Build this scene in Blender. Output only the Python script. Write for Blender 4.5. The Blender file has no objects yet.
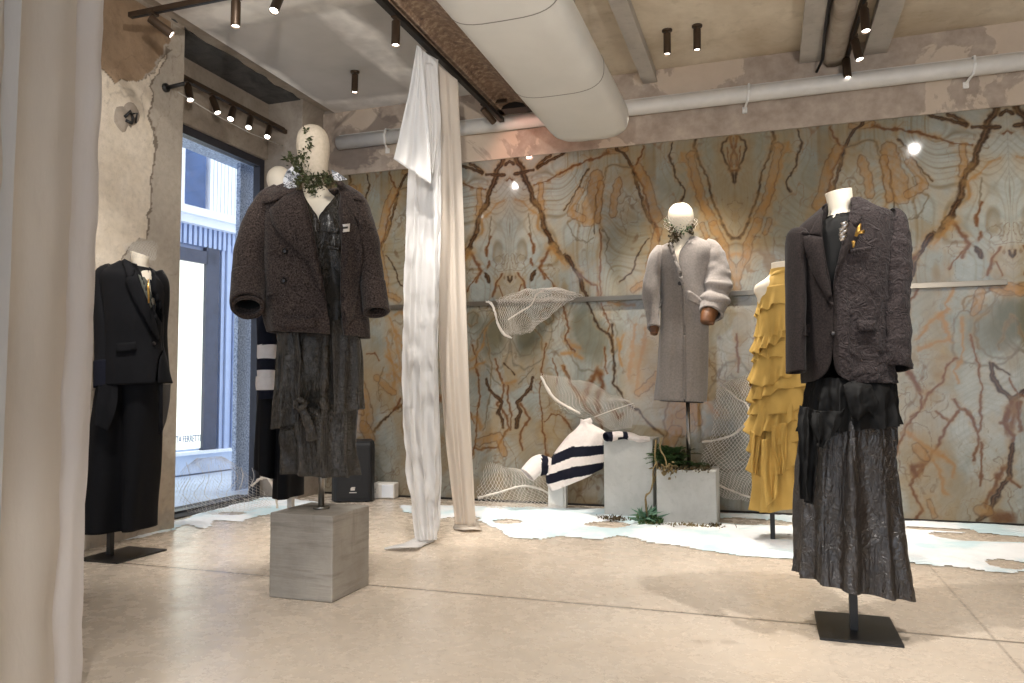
import bpy, bmesh, math, random
import numpy as np
from mathutils import Vector, Matrix, noise
from mathutils.bvhtree import BVHTree
from mathutils.geometry import delaunay_2d_cdt
random.seed(7)
SC = bpy.context.scene
COL = SC.collection
PI = math.pi
# ------------------------------------------------------------------ camera (solved from the room's straight lines)
YAW, PITCH, ROLL, FPX, CH = .323684165, .0585610029, -.00391035, 764.3489, 1.1
CAM = Vector((0, 0, CH))
_f = Vector((-math.sin(YAW)*math.cos(PITCH), math.cos(YAW)*math.cos(PITCH), math.sin(PITCH)))
_r0 = Vector((math.cos(YAW), math.sin(YAW), 0)); _u0 = _r0.cross(_f)
_r = _r0*math.cos(ROLL)+_u0*math.sin(ROLL); _u = -_r0*math.sin(ROLL)+_u0*math.cos(ROLL)
cam_data = bpy.data.cameras.new('camera'); cam = bpy.data.objects.new('camera', cam_data); COL.objects.link(cam)
cam.matrix_world = Matrix(((_r.x, _u.x, -_f.x, 0), (_r.y, _u.y, -_f.y, 0), (_r.z, _u.z, -_f.z, CH), (0, 0, 0, 1)))
cam_data.sensor_width = 36; cam_data.lens = FPX/1024*36; cam_data.clip_start = .05
SC.camera = cam
def ray(px, py): return _f+_r*((px-512)/FPX)-_u*((py-341.5)/FPX)
def on_z(px, py, z=0.): d = ray(px, py); return CAM+d*((z-CH)/d.z)
def on_y(px, py, y): d = ray(px, py); return CAM+d*(y/d.y)
def on_x(px, py, x): d = ray(px, py); return CAM+d*(x/d.x)
WY = 6.95; CZ = 4.0; WXL = -4.44; WXW = -4.85
# ------------------------------------------------------------------ helpers
def tag(o, label=None, cat=None, group=None, kind=None):
    if label: o['label'] = label
    if cat: o['category'] = cat
    if group: o['group'] = group
    if kind: o['kind'] = kind
    return o
def mk(name, verts, faces, m, parent=None, smooth=True, mats=None):
    me = bpy.data.meshes.new(name); me.from_pydata([tuple(v) for v in verts], [], [tuple(f) for f in faces]); me.update()
    for q in (m if isinstance(m, (list, tuple)) else [m]): me.materials.append(q)
    if smooth: me.polygons.foreach_set('use_smooth', [True]*len(me.polygons))
    if mats is not None: me.polygons.foreach_set('material_index', mats)
    o = bpy.data.objects.new(name, me); COL.objects.link(o)
    if parent is not None: o.parent = parent
    return o
def empty(name, loc, rz=0.):
    o = bpy.data.objects.new(name, None); COL.objects.link(o); o.location = loc; o.rotation_euler = (0, 0, rz); o.empty_display_size = .1
    return o
class MB:
    """collects boxes, tubes, lathes into one mesh"""
    def __init__(s): s.v = []; s.f = []
    def add(s, v, f):
        k = len(s.v); s.v += [Vector(p) for p in v]; s.f += [tuple(i+k for i in q) for q in f]; return s
    def box(s, x0, x1, y0, y1, z0, z1):
        return s.add([(x0,y0,z0),(x1,y0,z0),(x1,y1,z0),(x0,y1,z0),(x0,y0,z1),(x1,y0,z1),(x1,y1,z1),(x0,y1,z1)],
                     [(0,3,2,1),(4,5,6,7),(0,1,5,4),(1,2,6,5),(2,3,7,6),(3,0,4,7)])
    def tube(s, pts, r, n=10, closed=False, cap=True):
        pts = [Vector(p) for p in pts]; rs = r if isinstance(r, (list, tuple)) else [r]*len(pts); v = []; f = []
        prev = None
        for i, p in enumerate(pts):
            t = (pts[min(i+1, len(pts)-1)]-pts[max(i-1, 0)]).normalized()
            a = prev if prev is not None else (Vector((0,0,1)) if abs(t.z) < .9 else Vector((1,0,0)))
            a = (a-t*a.dot(t)).normalized(); prev = a; b = t.cross(a)
            v += [p+(a*math.cos(2*PI*k/n)+b*math.sin(2*PI*k/n))*rs[i] for k in range(n)]
        for i in range(len(pts)-1):
            for k in range(n): f.append((i*n+k, i*n+(k+1)%n, (i+1)*n+(k+1)%n, (i+1)*n+k))
        if cap: f.append(tuple(range(n-1, -1, -1))); f.append(tuple((len(pts)-1)*n+k for k in range(n)))
        return s.add(v, f)
    def build(s, name, m, parent=None, smooth=False, bevel=0.):
        o = mk(name, s.v, s.f, m, parent, smooth)
        if bevel:
            b = o.modifiers.new('bevel', 'BEVEL'); b.width = bevel; b.segments = 2; b.limit_method = 'ANGLE'
        return o
def sm_interp(rows, m):
    """Catmull-Rom through rows of numbers, m sub-steps per span"""
    out = []; n = len(rows)
    for i in range(n-1):
        p0 = rows[max(i-1, 0)]; p1 = rows[i]; p2 = rows[i+1]; p3 = rows[min(i+2, n-1)]
        for k in range(m):
            t = k/m
            out.append([.5*((2*b)+(-a+c)*t+(2*a-5*b+4*c-d)*t*t+(-a+3*b-3*c+d)*t**3) for a, b, c, d in zip(p0, p1, p2, p3)])
    out.append(list(rows[-1])); return out
def frac(p, sc, oc=3): return noise.fractal(Vector(p)*sc, 1., 2., oc)
# ------------------------------------------------------------------ materials
def lin(c): return tuple((x/12.92 if x <= .04045 else ((x+.055)/1.055)**2.4) for x in c)
def rgb(r, g, b): return lin((r/255, g/255, b/255))
class NT:
    def __init__(s, name):
        s.m = bpy.data.materials.new(name); s.m.use_nodes = True; s.t = s.m.node_tree; s.n = s.t.nodes; s.n.clear()
        s.out = s.n.new('ShaderNodeOutputMaterial'); s.b = s.n.new('ShaderNodeBsdfPrincipled'); s.t.links.new(s.b.outputs[0], s.out.inputs[0])
        s.co = s.n.new('ShaderNodeTexCoord')
    def set(s, k, v): s.b.inputs[k].default_value = v; return s
    def ln(s, a, b): s.t.links.new(a, b)
    def noise(s, scale, detail=4, rough=.55, vec=None, dist=0.):
        q = s.n.new('ShaderNodeTexNoise'); q.inputs['Scale'].default_value = scale; q.inputs['Detail'].default_value = detail
        q.inputs['Roughness'].default_value = rough; q.inputs['Distortion'].default_value = dist
        s.ln(vec if vec is not None else s.co.outputs['Object'], q.inputs['Vector']); return q.outputs['Fac']
    def mapping(s, sc=(1,1,1), rot=(0,0,0)):
        q = s.n.new('ShaderNodeMapping'); q.inputs['Scale'].default_value = sc; q.inputs['Rotation'].default_value = rot
        s.ln(s.co.outputs['Object'], q.inputs['Vector']); return q.outputs[0]
    def ramp(s, fac, stops, const=False):
        q = s.n.new('ShaderNodeValToRGB'); e = q.color_ramp.elements
        while len(e) < len(stops): e.new(.5)
        for i, (p, c) in enumerate(stops): e[i].position = p; e[i].color = (c if len(c) == 4 else (*c, 1)) if not isinstance(c, (int, float)) else (c, c, c, 1)
        if const: q.color_ramp.interpolation = 'CONSTANT'
        s.ln(fac, q.inputs[0]); return q.outputs[0]
    def mix(s, fac, a, b, mode='MIX'):
        q = s.n.new('ShaderNodeMix'); q.data_type = 'RGBA'; q.blend_type = mode
        for k, v in ((0, fac), (6, a), (7, b)):
            if hasattr(v, 'links'): s.ln(v, q.inputs[k])
            elif k == 0: q.inputs[0].default_value = v
            else: q.inputs[k].default_value = (*v, 1) if len(v) == 3 else v
        return q.outputs[2]
    def math(s, op, a, b=0.):
        q = s.n.new('ShaderNodeMath'); q.operation = op
        for k, v in ((0, a), (1, b)):
            if hasattr(v, 'links'): s.ln(v, q.inputs[k])
            else: q.inputs[k].default_value = v
        return q.outputs[0]
    def color(s, c):
        if hasattr(c, 'links'): s.ln(c, s.b.inputs['Base Color'])
        else: s.b.inputs['Base Color'].default_value = (*c, 1)
        return s
    def bump(s, h, st=.3, dist=.01):
        q = s.n.new('ShaderNodeBump'); q.inputs['Strength'].default_value = st; q.inputs['Distance'].default_value = dist
        s.ln(h, q.inputs['Height']); s.ln(q.outputs[0], s.b.inputs['Normal']); return s
def simple(name, c, rough=.6, metal=0., var=.15, vs=8., bump=0., bs=40., bd=.004, spec=.5, sheen=0.):
    t = NT(name); d = tuple(x*(1-var) for x in c); l = tuple(min(1, x*(1+var)) for x in c)
    t.color(t.ramp(t.noise(vs), [(.3, d), (.7, l)])); t.set('Roughness', rough).set('Metallic', metal).set('Specular IOR Level', spec)
    if sheen: t.set('Sheen Weight', sheen); t.set('Sheen Roughness', .5)
    if bump: t.bump(t.noise(bs, 5), bump, bd)
    return t.m
M = {}
M['bronze'] = simple('bronze_paint', rgb(74, 58, 44), .45, .5)
M['dark_metal'] = simple('dark_metal', rgb(38, 34, 31), .5, .3)
M['black_metal'] = simple('black_powder_coat', rgb(26, 24, 24), .45, 0., .1)
M['steel'] = simple('brushed_steel', rgb(150, 145, 138), .3, 1.)
M['rail_steel'] = simple('polished_steel', rgb(122, 114, 102), .3, 1., .08)
M['white_paint'] = simple('white_paint', rgb(225, 222, 216), .5, 0., .04)
M['pipe_white'] = simple('pipe_white', rgb(205, 200, 192), .45, 0., .06)
M['duct'] = simple('duct_cover', rgb(206, 203, 196), .5, 0., .04, 3.)
M['cream'] = simple('mannequin_cream', rgb(226, 214, 194), .55, 0., .04)
M['head_linen'] = simple('mannequin_linen', rgb(190, 176, 156), .8, 0., .1, 60., .3, 200., .002)
M['black_cloth'] = simple('black_suiting', rgb(11, 11, 15), .85, 0., .2, 30., .15, 300., .001, .25)
M['navy_cloth'] = simple('navy_suiting', rgb(17, 19, 32), .85, 0., .2, 30., .15, 300., .001, .25)
M['black_chiffon'] = simple('black_chiffon', rgb(15, 14, 13), .7, 0., .2, 12., .2, 60., .004, .2)
M['inner_black'] = simple('black_lining', rgb(14, 13, 13), .8)
M['mustard'] = simple('mustard_crepe', rgb(190, 155, 84), .75, 0., .06, 10., .1, 200., .001, .2)
M['wool_grey'] = simple('grey_wool', rgb(138, 131, 126), .95, 0., .16, 70., .3, 250., .002, .1, .3)
M['leather'] = simple('tan_leather', rgb(104, 66, 36), .45, 0., .15)
M['green'] = simple('moss_green', rgb(62, 66, 34), .8, 0., .4, 30.)
M['dry_green'] = simple('dry_moss', rgb(74, 62, 38), .85, 0., .4, 40.)
M['fern'] = simple('fern_green', rgb(58, 84, 40), .7, 0., .4, 30.)
M['agave'] = simple('blue_green_leaf', rgb(88, 122, 98), .6, 0., .3, 20.)
M['vine'] = simple('dry_vine', rgb(124, 106, 70), .8, 0., .3, 30.)
M['net'] = simple('net_cord', rgb(214, 206, 196), .8, 0., .1)
M['net_dark'] = simple('veil_cord', rgb(190, 186, 178), .8, 0., .1)
M['knit_white'] = simple('white_knit', rgb(226, 216, 210), .9, 0., .05, 40., .5, 160., .004, .2)
M['knit_navy'] = simple('navy_knit', rgb(22, 23, 36), .9, 0., .1, 40., .5, 160., .004, .2)
M['silver'] = simple('silver', rgb(210, 205, 200), .2, 1.)
M['gold'] = simple('gold', rgb(190, 150, 80), .3, 1.)
M['speaker'] = simple('speaker_black', rgb(24, 24, 26), .6, 0., .1, 20., .2, 300., .001)
M['button'] = simple('dark_horn', rgb(30, 24, 22), .4)
M['label_white'] = simple('woven_label', rgb(214, 208, 200), .7)
M['label_ink'] = simple('label_ink', rgb(60, 55, 52), .7)
def cloth_sheer(name, c, tr, trans):
    t = NT(name); t.color(c); t.set('Roughness', .55).set('Specular IOR Level', .3)
    t.bump(t.noise(9, 5, .6, t.mapping((1, 1, .35))), .35, .02)
    tl = t.n.new('ShaderNodeBsdfTranslucent'); tl.inputs[0].default_value = (*c, 1)
    mx = t.n.new('ShaderNodeMixShader'); mx.inputs[0].default_value = tr; t.ln(t.b.outputs[0], mx.inputs[1]); t.ln(tl.outputs[0], mx.inputs[2])
    tp = t.n.new('ShaderNodeBsdfTransparent'); m2 = t.n.new('ShaderNodeMixShader'); m2.inputs[0].default_value = trans
    t.ln(mx.outputs[0], m2.inputs[1]); t.ln(tp.outputs[0], m2.inputs[2]); t.ln(m2.outputs[0], t.out.inputs[0]); return t.m
M['sheer_white'] = cloth_sheer('sheer_white_voile', rgb(236, 234, 232), .35, .06)
M['sheer_beige'] = cloth_sheer('beige_voile', rgb(222, 212, 200), .35, .04)
M['curtain_ivory'] = cloth_sheer('curtain_ivory_voile', rgb(220, 211, 200), .35, .05)
M['satin'] = cloth_sheer('ivory_satin', rgb(224, 218, 215), .3, .03)
M['voile_grey'] = cloth_sheer('grey_voile', rgb(210, 208, 206), .4, .12)
M['veil_black'] = cloth_sheer('black_veil', rgb(24, 24, 28), .2, .35)
def emis(name, c, s):
    t = NT(name); e = t.n.new('ShaderNodeEmission'); e.inputs[0].default_value = (*c, 1); e.inputs[1].default_value = s
    t.ln(e.outputs[0], t.out.inputs[0]); return t.m
M['lens'] = emis('lamp_lens', (1, .93, .84), 7.)
M['shop_glow'] = emis('lit_shop_interior', rgb(232, 240, 232), 1.15)
# tweed coat
t = NT('brown_tweed'); sp = t.ramp(t.noise(190, 2), [(.68, 0.), (.76, 1.)]); wv = t.ramp(t.noise(120, 2), [(.35, rgb(37, 30, 28)), (.65, rgb(80, 68, 62))])
t.color(t.mix(sp, wv, rgb(150, 140, 132))).set('Roughness', .95).set('Specular IOR Level', .15).set('Sheen Weight', .1); t.bump(t.noise(220, 3), .5, .003); M['tweed'] = t.m
# crinkled blazer wool
t = NT('crinkled_wool'); t.color(t.ramp(t.noise(140, 3), [(.35, rgb(30, 24, 24)), (.65, rgb(56, 47, 46))])).set('Roughness', .85).set('Specular IOR Level', .25).set('Sheen Weight', .05)
a = t.noise(17, 4, .55, dist=1.5); a = t.math('ABSOLUTE', t.math('SUBTRACT', a, .5)); t.bump(a, 1., .03); M['blazer_crinkle'] = t.m
t = NT('blazer_wool'); t.color(t.ramp(t.noise(140, 3), [(.35, rgb(24, 19, 18)), (.65, rgb(44, 36, 34))])).set('Roughness', .9).set('Specular IOR Level', .2).set('Sheen Weight', .05)
t.bump(t.noise(160, 3), .3, .003); M['blazer'] = t.m
def crinkle_mat(name, c, rough, sc, strength):
    t = NT(name); t.color(t.ramp(t.noise(12), [(.3, tuple(x*.7 for x in c)), (.7, tuple(x*1.3 for x in c))])).set('Roughness', rough).set('Specular IOR Level', .8).set('Coat Weight', .16).set('Coat Roughness', .2)
    v = t.mapping((1, 1, .3)); a = t.math('ABSOLUTE', t.math('SUBTRACT', t.noise(sc, 5, .6, v, 1.2), .5)); b = t.math('ABSOLUTE', t.math('SUBTRACT', t.noise(sc*2.3, 3, .6, None, 1.), .5))
    t.bump(t.math('ADD', a, t.math('MULTIPLY', b, .5)), strength, .05); return t.m
M['coated'] = crinkle_mat('crinkled_coated_cloth', rgb(44, 36, 24), .26, 14., 1.)
M['waxed'] = crinkle_mat('waxed_crinkle_skirt', rgb(40, 33, 28), .36, 9., .8)
t = NT('printed_silk'); t.color(t.ramp(t.noise(28, 4, .6, None, 2.), [(.46, rgb(84, 86, 92)), (.52, rgb(206, 206, 208))])).set('Roughness', .4); M['silk'] = t.m
# concrete
def concrete(name, lo, hi, rough=.85, sc=2.5, bump=.35):
    t = NT(name); n1 = t.noise(sc, 8, .65, None, .6); n2 = t.noise(sc*9, 4, .6)
    c = t.ramp(n1, [(.28, lo), (.5, tuple((a+b)/2 for a, b in zip(lo, hi))), (.72, hi)])
    c = t.mix(t.ramp(n2, [(.55, 0.), (.75, .35)]), c, tuple(x*.75 for x in lo)); t.color(c).set('Roughness', rough).set('Specular IOR Level', .25)
    t.bump(t.math('ADD', n1, t.math('MULTIPLY', n2, .4)), bump, .02); return t.m
M['conc_wall'] = concrete('raw_concrete_wall', rgb(128, 116, 104), rgb(178, 166, 152))
t = NT('plastered_concrete'); n1 = t.noise(1.1, 6, .6, None, .7); n2 = t.noise(7, 6, .65); c = t.ramp(n2, [(.3, rgb(150, 134, 120)), (.7, rgb(184, 168, 152))])
c = t.mix(t.ramp(n1, [(.52, 0.), (.535, .75)]), c, rgb(202, 184, 164)); c = t.mix(t.ramp(t.noise(.9, 5, .6, None, .9), [(.36, .7), (.38, 0.)]), c, rgb(118, 106, 98)); t.color(c).set('Roughness', .9).set('Specular IOR Level', .2); t.bump(t.math('ADD', n1, t.math('MULTIPLY', n2, .4)), .4, .02); M['conc_lintel'] = t.m
M['sage'] = simple('sage_jersey', rgb(92, 94, 86), .8); M['seam'] = simple('duct_seam', rgb(120, 116, 108), .6)
M['conc_dark'] = concrete('stained_concrete', rgb(58, 58, 60), rgb(96, 94, 92), .85, 5.)
M['conc_cube'] = concrete('board_marked_concrete', rgb(116, 109, 101), rgb(160, 153, 144), .7, 5., .3)
t = NT('board_marked_concrete'); n1 = t.noise(3, 7, .65); n2 = t.noise(7, 5, .6, t.mapping((.5, .5, 6))); n3 = t.noise(5, 4, .6, t.mapping((2.2, 2.2, .35)))
c = t.ramp(n1, [(.3, rgb(136, 129, 120)), (.7, rgb(172, 165, 155))]); c = t.mix(t.ramp(n2, [(.5, 0.), (.72, .5)]), c, rgb(98, 91, 84)); c = t.mix(t.ramp(n3, [(.58, 0.), (.7, .35)]), c, rgb(92, 84, 76)); t.color(c).set('Roughness', .7).set('Specular IOR Level', .3); t.bump(t.math('ADD', n1, n2), .25, .015); M['conc_cube'] = t.m
M['conc_grey'] = concrete('smooth_concrete', rgb(172, 172, 168), rgb(198, 198, 194), .7, 3., .15)
M['ceil_mid'] = concrete('bare_ceiling', rgb(178, 160, 134), rgb(222, 210, 190), .9, 1.1, .1)
M['steel_beam'] = concrete('grey_beam_paint', rgb(158, 150, 140), rgb(188, 181, 171), .6, 2., .1)
# rusty beam
t = NT('rusted_steel'); n1 = t.noise(22, 8, .7); n2 = t.noise(1.6, 5); t.color(t.mix(t.ramp(n2, [(.4, 0.), (.65, .6)]), t.ramp(n1, [(.3, rgb(66, 52, 44)), (.5, rgb(128, 104, 86)), (.66, rgb(176, 158, 136))]), rgb(138, 114, 94))).set('Roughness', .7).set('Metallic', .2); t.bump(n1, .3, .01); M['rust'] = t.m
# plasterboard ceiling: joint-compound bands and patches on grey board
t = NT('jointed_plasterboard'); sx = t.n.new('ShaderNodeSeparateXYZ'); t.ln(t.co.outputs['Object'], sx.inputs[0])
w = t.noise(1.6, 3); fx = t.math('FRACT', t.math('ADD', t.math('MULTIPLY', sx.outputs[0], .83), t.math('MULTIPLY', w, .25))); fy = t.math('FRACT', t.math('ADD', t.math('MULTIPLY', sx.outputs[1], .5), t.math('MULTIPLY', w, .2)))
bx = t.ramp(fx, [(.36, 0.), (.42, 1.), (.58, 1.), (.64, 0.)]); by = t.ramp(fy, [(.4, 0.), (.45, 1.), (.57, 1.), (.62, 0.)])
base = t.ramp(t.noise(1.2, 5), [(.3, rgb(170, 164, 157)), (.7, rgb(190, 184, 178))]); msk = t.math('MULTIPLY', t.math('MAXIMUM', bx, by), t.ramp(t.noise(2.2, 4), [(.35, .25), (.6, 1.)]))
t.color(t.mix(msk, base, rgb(238, 233, 226))).set('Roughness', .9).set('Specular IOR Level', .2); M['ceil_left'] = t.m
# polished beige floor with saw-cut joints, scratches and mottling
t = NT('polished_screed'); n1 = t.noise(1.1, 7, .6, None, .8); n2 = t.noise(9, 5, .65)
c = t.ramp(n1, [(.25, rgb(198, 182, 164)), (.5, rgb(204, 190, 173)), (.75, rgb(210, 197, 181))]); c = t.mix(t.ramp(n2, [(.6, 0.), (.85, .07)]), c, rgb(176, 154, 130))
nv = t.noise(1.7, 2, .5, None, 3.5); c = t.mix(t.ramp(t.math('ABSOLUTE', t.math('SUBTRACT', nv, .5)), [(.0, .3), (.006, .0)]), c, rgb(120, 100, 84))
sx = t.n.new('ShaderNodeSeparateXYZ'); t.ln(t.co.outputs['Object'], sx.inputs[0])
def joint(sock, at, half): return t.ramp(t.math('ABSOLUTE', t.math('SUBTRACT', sock, at)), [(half*.6, 1.), (half, 0.)])
jn = t.math('MAXIMUM', joint(sx.outputs[1], 3.845, .013), t.math('MULTIPLY', joint(sx.outputs[0], .90, .008), .5))
c = t.mix(t.math('MULTIPLY', jn, .75), c, rgb(84, 70, 60)); t.color(c); t.ln(t.ramp(n2, [(.3, .2), (.7, .34)]), t.b.inputs['Roughness']); t.set('Specular IOR Level', .45)
t.bump(t.math('SUBTRACT', t.math('MULTIPLY', n2, .3), jn), .15, .004); M['floor'] = t.m
t = NT('fake_snow'); t.color(t.ramp(t.noise(2.2, 4), [(.38, rgb(206, 228, 234)), (.55, rgb(246, 248, 250))])).set('Roughness', .9); t.bump(t.noise(60, 5), .5, .01); M['snow'] = t.m
t = NT('granite_blue'); t.color(t.ramp(t.noise(55, 2, .7), [(.35, rgb(110, 128, 162)), (.65, rgb(206, 220, 240))])).set('Roughness', .5); M['granite'] = t.m
M['facade_blue'] = simple('facade_painted', rgb(172, 188, 220), .6, 0., .05); M['facade_white'] = simple('facade_white', rgb(240, 244, 250), .6, 0., .03)
M['facade_dark'] = simple('facade_frame', rgb(58, 64, 84), .4); M['facade_glass'] = simple('facade_window_glass', rgb(66, 92, 138), .15, 0., .3, 2.)
M['pavement'] = simple('street_stone', rgb(196, 208, 226), .7, 0., .12, 3.); M['frame_dark'] = simple('window_frame_dark', rgb(44, 44, 52), .4)
t = NT('window_glass'); g = t.n.new('ShaderNodeBsdfGlossy'); g.inputs['Roughness'].default_value = .02; tp = t.n.new('ShaderNodeBsdfTransparent'); 
mx = t.n.new('ShaderNodeMixShader'); mx.inputs[0].default_value = .05; t.ln(tp.outputs[0], mx.inputs[1]); t.ln(g.outputs[0], mx.inputs[2]); t.ln(mx.outputs[0], t.out.inputs[0]); M['glass'] = t.m
WORLD = 1.15; EXPO = .9
LAMPS = [  # x, y, z, aim, power, cone[, blend, colour]
 (-2.35, 2.5, 3.7, (-2.33, 3.62, 1.3), 190, .8), (-1.0, 2.9, 3.9, (-2.3, 3.6, 1.3), 170, .8), (-.6, 2.8, 3.9, (.35, 3.8, 1.0), 150, .8), (1.05, 3.0, 3.9, (.42, 3.8, 1.2), 170, .8),
 (-3.3, 3.0, 3.9, (-4.1, 4.0, 1.2), 150, .9), (-2.7, 3.3, 3.9, (-4.44, 4.2, 2.2), 45, 1.1), (-1.2, 4.0, 3.9, (-.65, 6.3, 1.2), 150, .6), (.5, 4.2, 3.9, (0., 5.7, 1.2), 160, .6), (-1.7, 3.2, 3.9, (-2.35, 5.0, 1.2), 170, .7),  # unseen figure spots, plus beams added to brighten the pier and the drape
 (-3.3, 3.9, 3.9, (-3.3, 6.95, 1.4), 110, 1.1), (-1.9, 3.9, 3.9, (-1.8, 6.95, 1.3), 125, 1.1), (1.7, 3.9, 3.9, (1.6, 6.95, 1.2), 120, 1.1), (3.0, 3.9, 3.9, (2.8, 6.95, 1.2), 110, 1.1),
 (-1.2, 4.2, 3.9, (-1.72, 6.95, 1.05), 45, .32, 1., (1, .42, .32)),
 (-.6, 2.4, 3.9, (-.8, 3.6, 0), 70, 1.4), (-.8, -.8, 3.9, (-2.4, 2.0, 1.2), 200, 1.2), (-2.2, 1.8, 3.9, (-3.4, 3.6, 0), 90, 1.3), (1.2, .8, 3.9, (1.2, 2.4, 0), 90, 1.3), (-.7, .3, 3.9, (-1.7, 2.5, 0), 115, 1.1),  # added beams that brighten the floor and the near curtain
 (-.6, .9, 2.4, (-2.9, 5.2, 4.0), 210, 1.05), (1.6, .8, 1.9, (1.0, 5.5, 4.0), 170, 1.5),  # uplights added to brighten the ceiling, without any fixture
]
# ------------------------------------------------------------------ book-matched stone wall
def vnoise(x, y, seed=0):
    xi = np.floor(x).astype(np.int64); yi = np.floor(y).astype(np.int64); fx = x-xi; fy = y-yi
    def h(a, b):
        n = (a*374761393+b*668265263+seed*974711) & 0x7fffffff; n = ((n ^ (n >> 13))*1274126177) & 0x7fffffff; return ((n ^ (n >> 16)) & 0xffff)/65535.
    u = fx*fx*fx*(fx*(fx*6-15)+10); v = fy*fy*fy*(fy*(fy*6-15)+10)
    return (h(xi, yi)*(1-u)+h(xi+1, yi)*u)*(1-v)+(h(xi, yi+1)*(1-u)+h(xi+1, yi+1)*u)*v
def fbm(x, y, oc=4, seed=0):
    s = 0; a = .5; tot = 0
    for k in range(oc): s = s+a*vnoise(x*2**k, y*2**k, seed+k*17); tot += a; a *= .55
    return s/tot
def grid_mesh(name, x0, x1, z0, z1, st, place, colors, m, parent=None):
    nx = int(round((x1-x0)/st))+1; nz = int(round((z1-z0)/st))+1
    X, Z = np.meshgrid(np.linspace(x0, x1, nx), np.linspace(z0, z1, nz)); X = X.ravel(); Z = Z.ravel()
    P = place(X, Z).astype(np.float32); me = bpy.data.meshes.new(name); me.vertices.add(len(X)); me.vertices.foreach_set('co', P.ravel())
    i = np.arange(nx*nz).reshape(nz, nx); q = np.stack([i[:-1, :-1], i[:-1, 1:], i[1:, 1:], i[1:, :-1]], -1).reshape(-1, 4).astype(np.int32)
    me.loops.add(q.size); me.loops.foreach_set('vertex_index', q.ravel()); me.polygons.add(len(q))
    me.polygons.foreach_set('loop_start', np.arange(0, q.size, 4, dtype=np.int32)); me.polygons.foreach_set('loop_total', np.full(len(q), 4, np.int32)); me.update(calc_edges=True); me.validate()
    at = me.color_attributes.new('stone', 'FLOAT_COLOR', 'POINT'); c = np.ones((len(X), 4), np.float32); c[:, :3] = colors(X, Z); at.data.foreach_set('color', c.ravel())
    me.materials.append(m); o = bpy.data.objects.new(name, me); COL.objects.link(o)
    if parent: o.parent = parent
    return o
S5 = 683/120.
CR = {1: (460, 130, S5), 2: (460, 230, S5), 3: (460, 330, S5), 4: (560, 130, S5), 5: (560, 230, S5), 6: (560, 340, S5), 7: (680, 110, S5), 8: (680, 220, S5),
      9: (904, 310, S5), 10: (894, 410, 683/130.), 11: (340, 160, S5), 12: (340, 270, 683/140.), 13: (680, 330, S5), 14: (904, 200, S5)}
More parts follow.
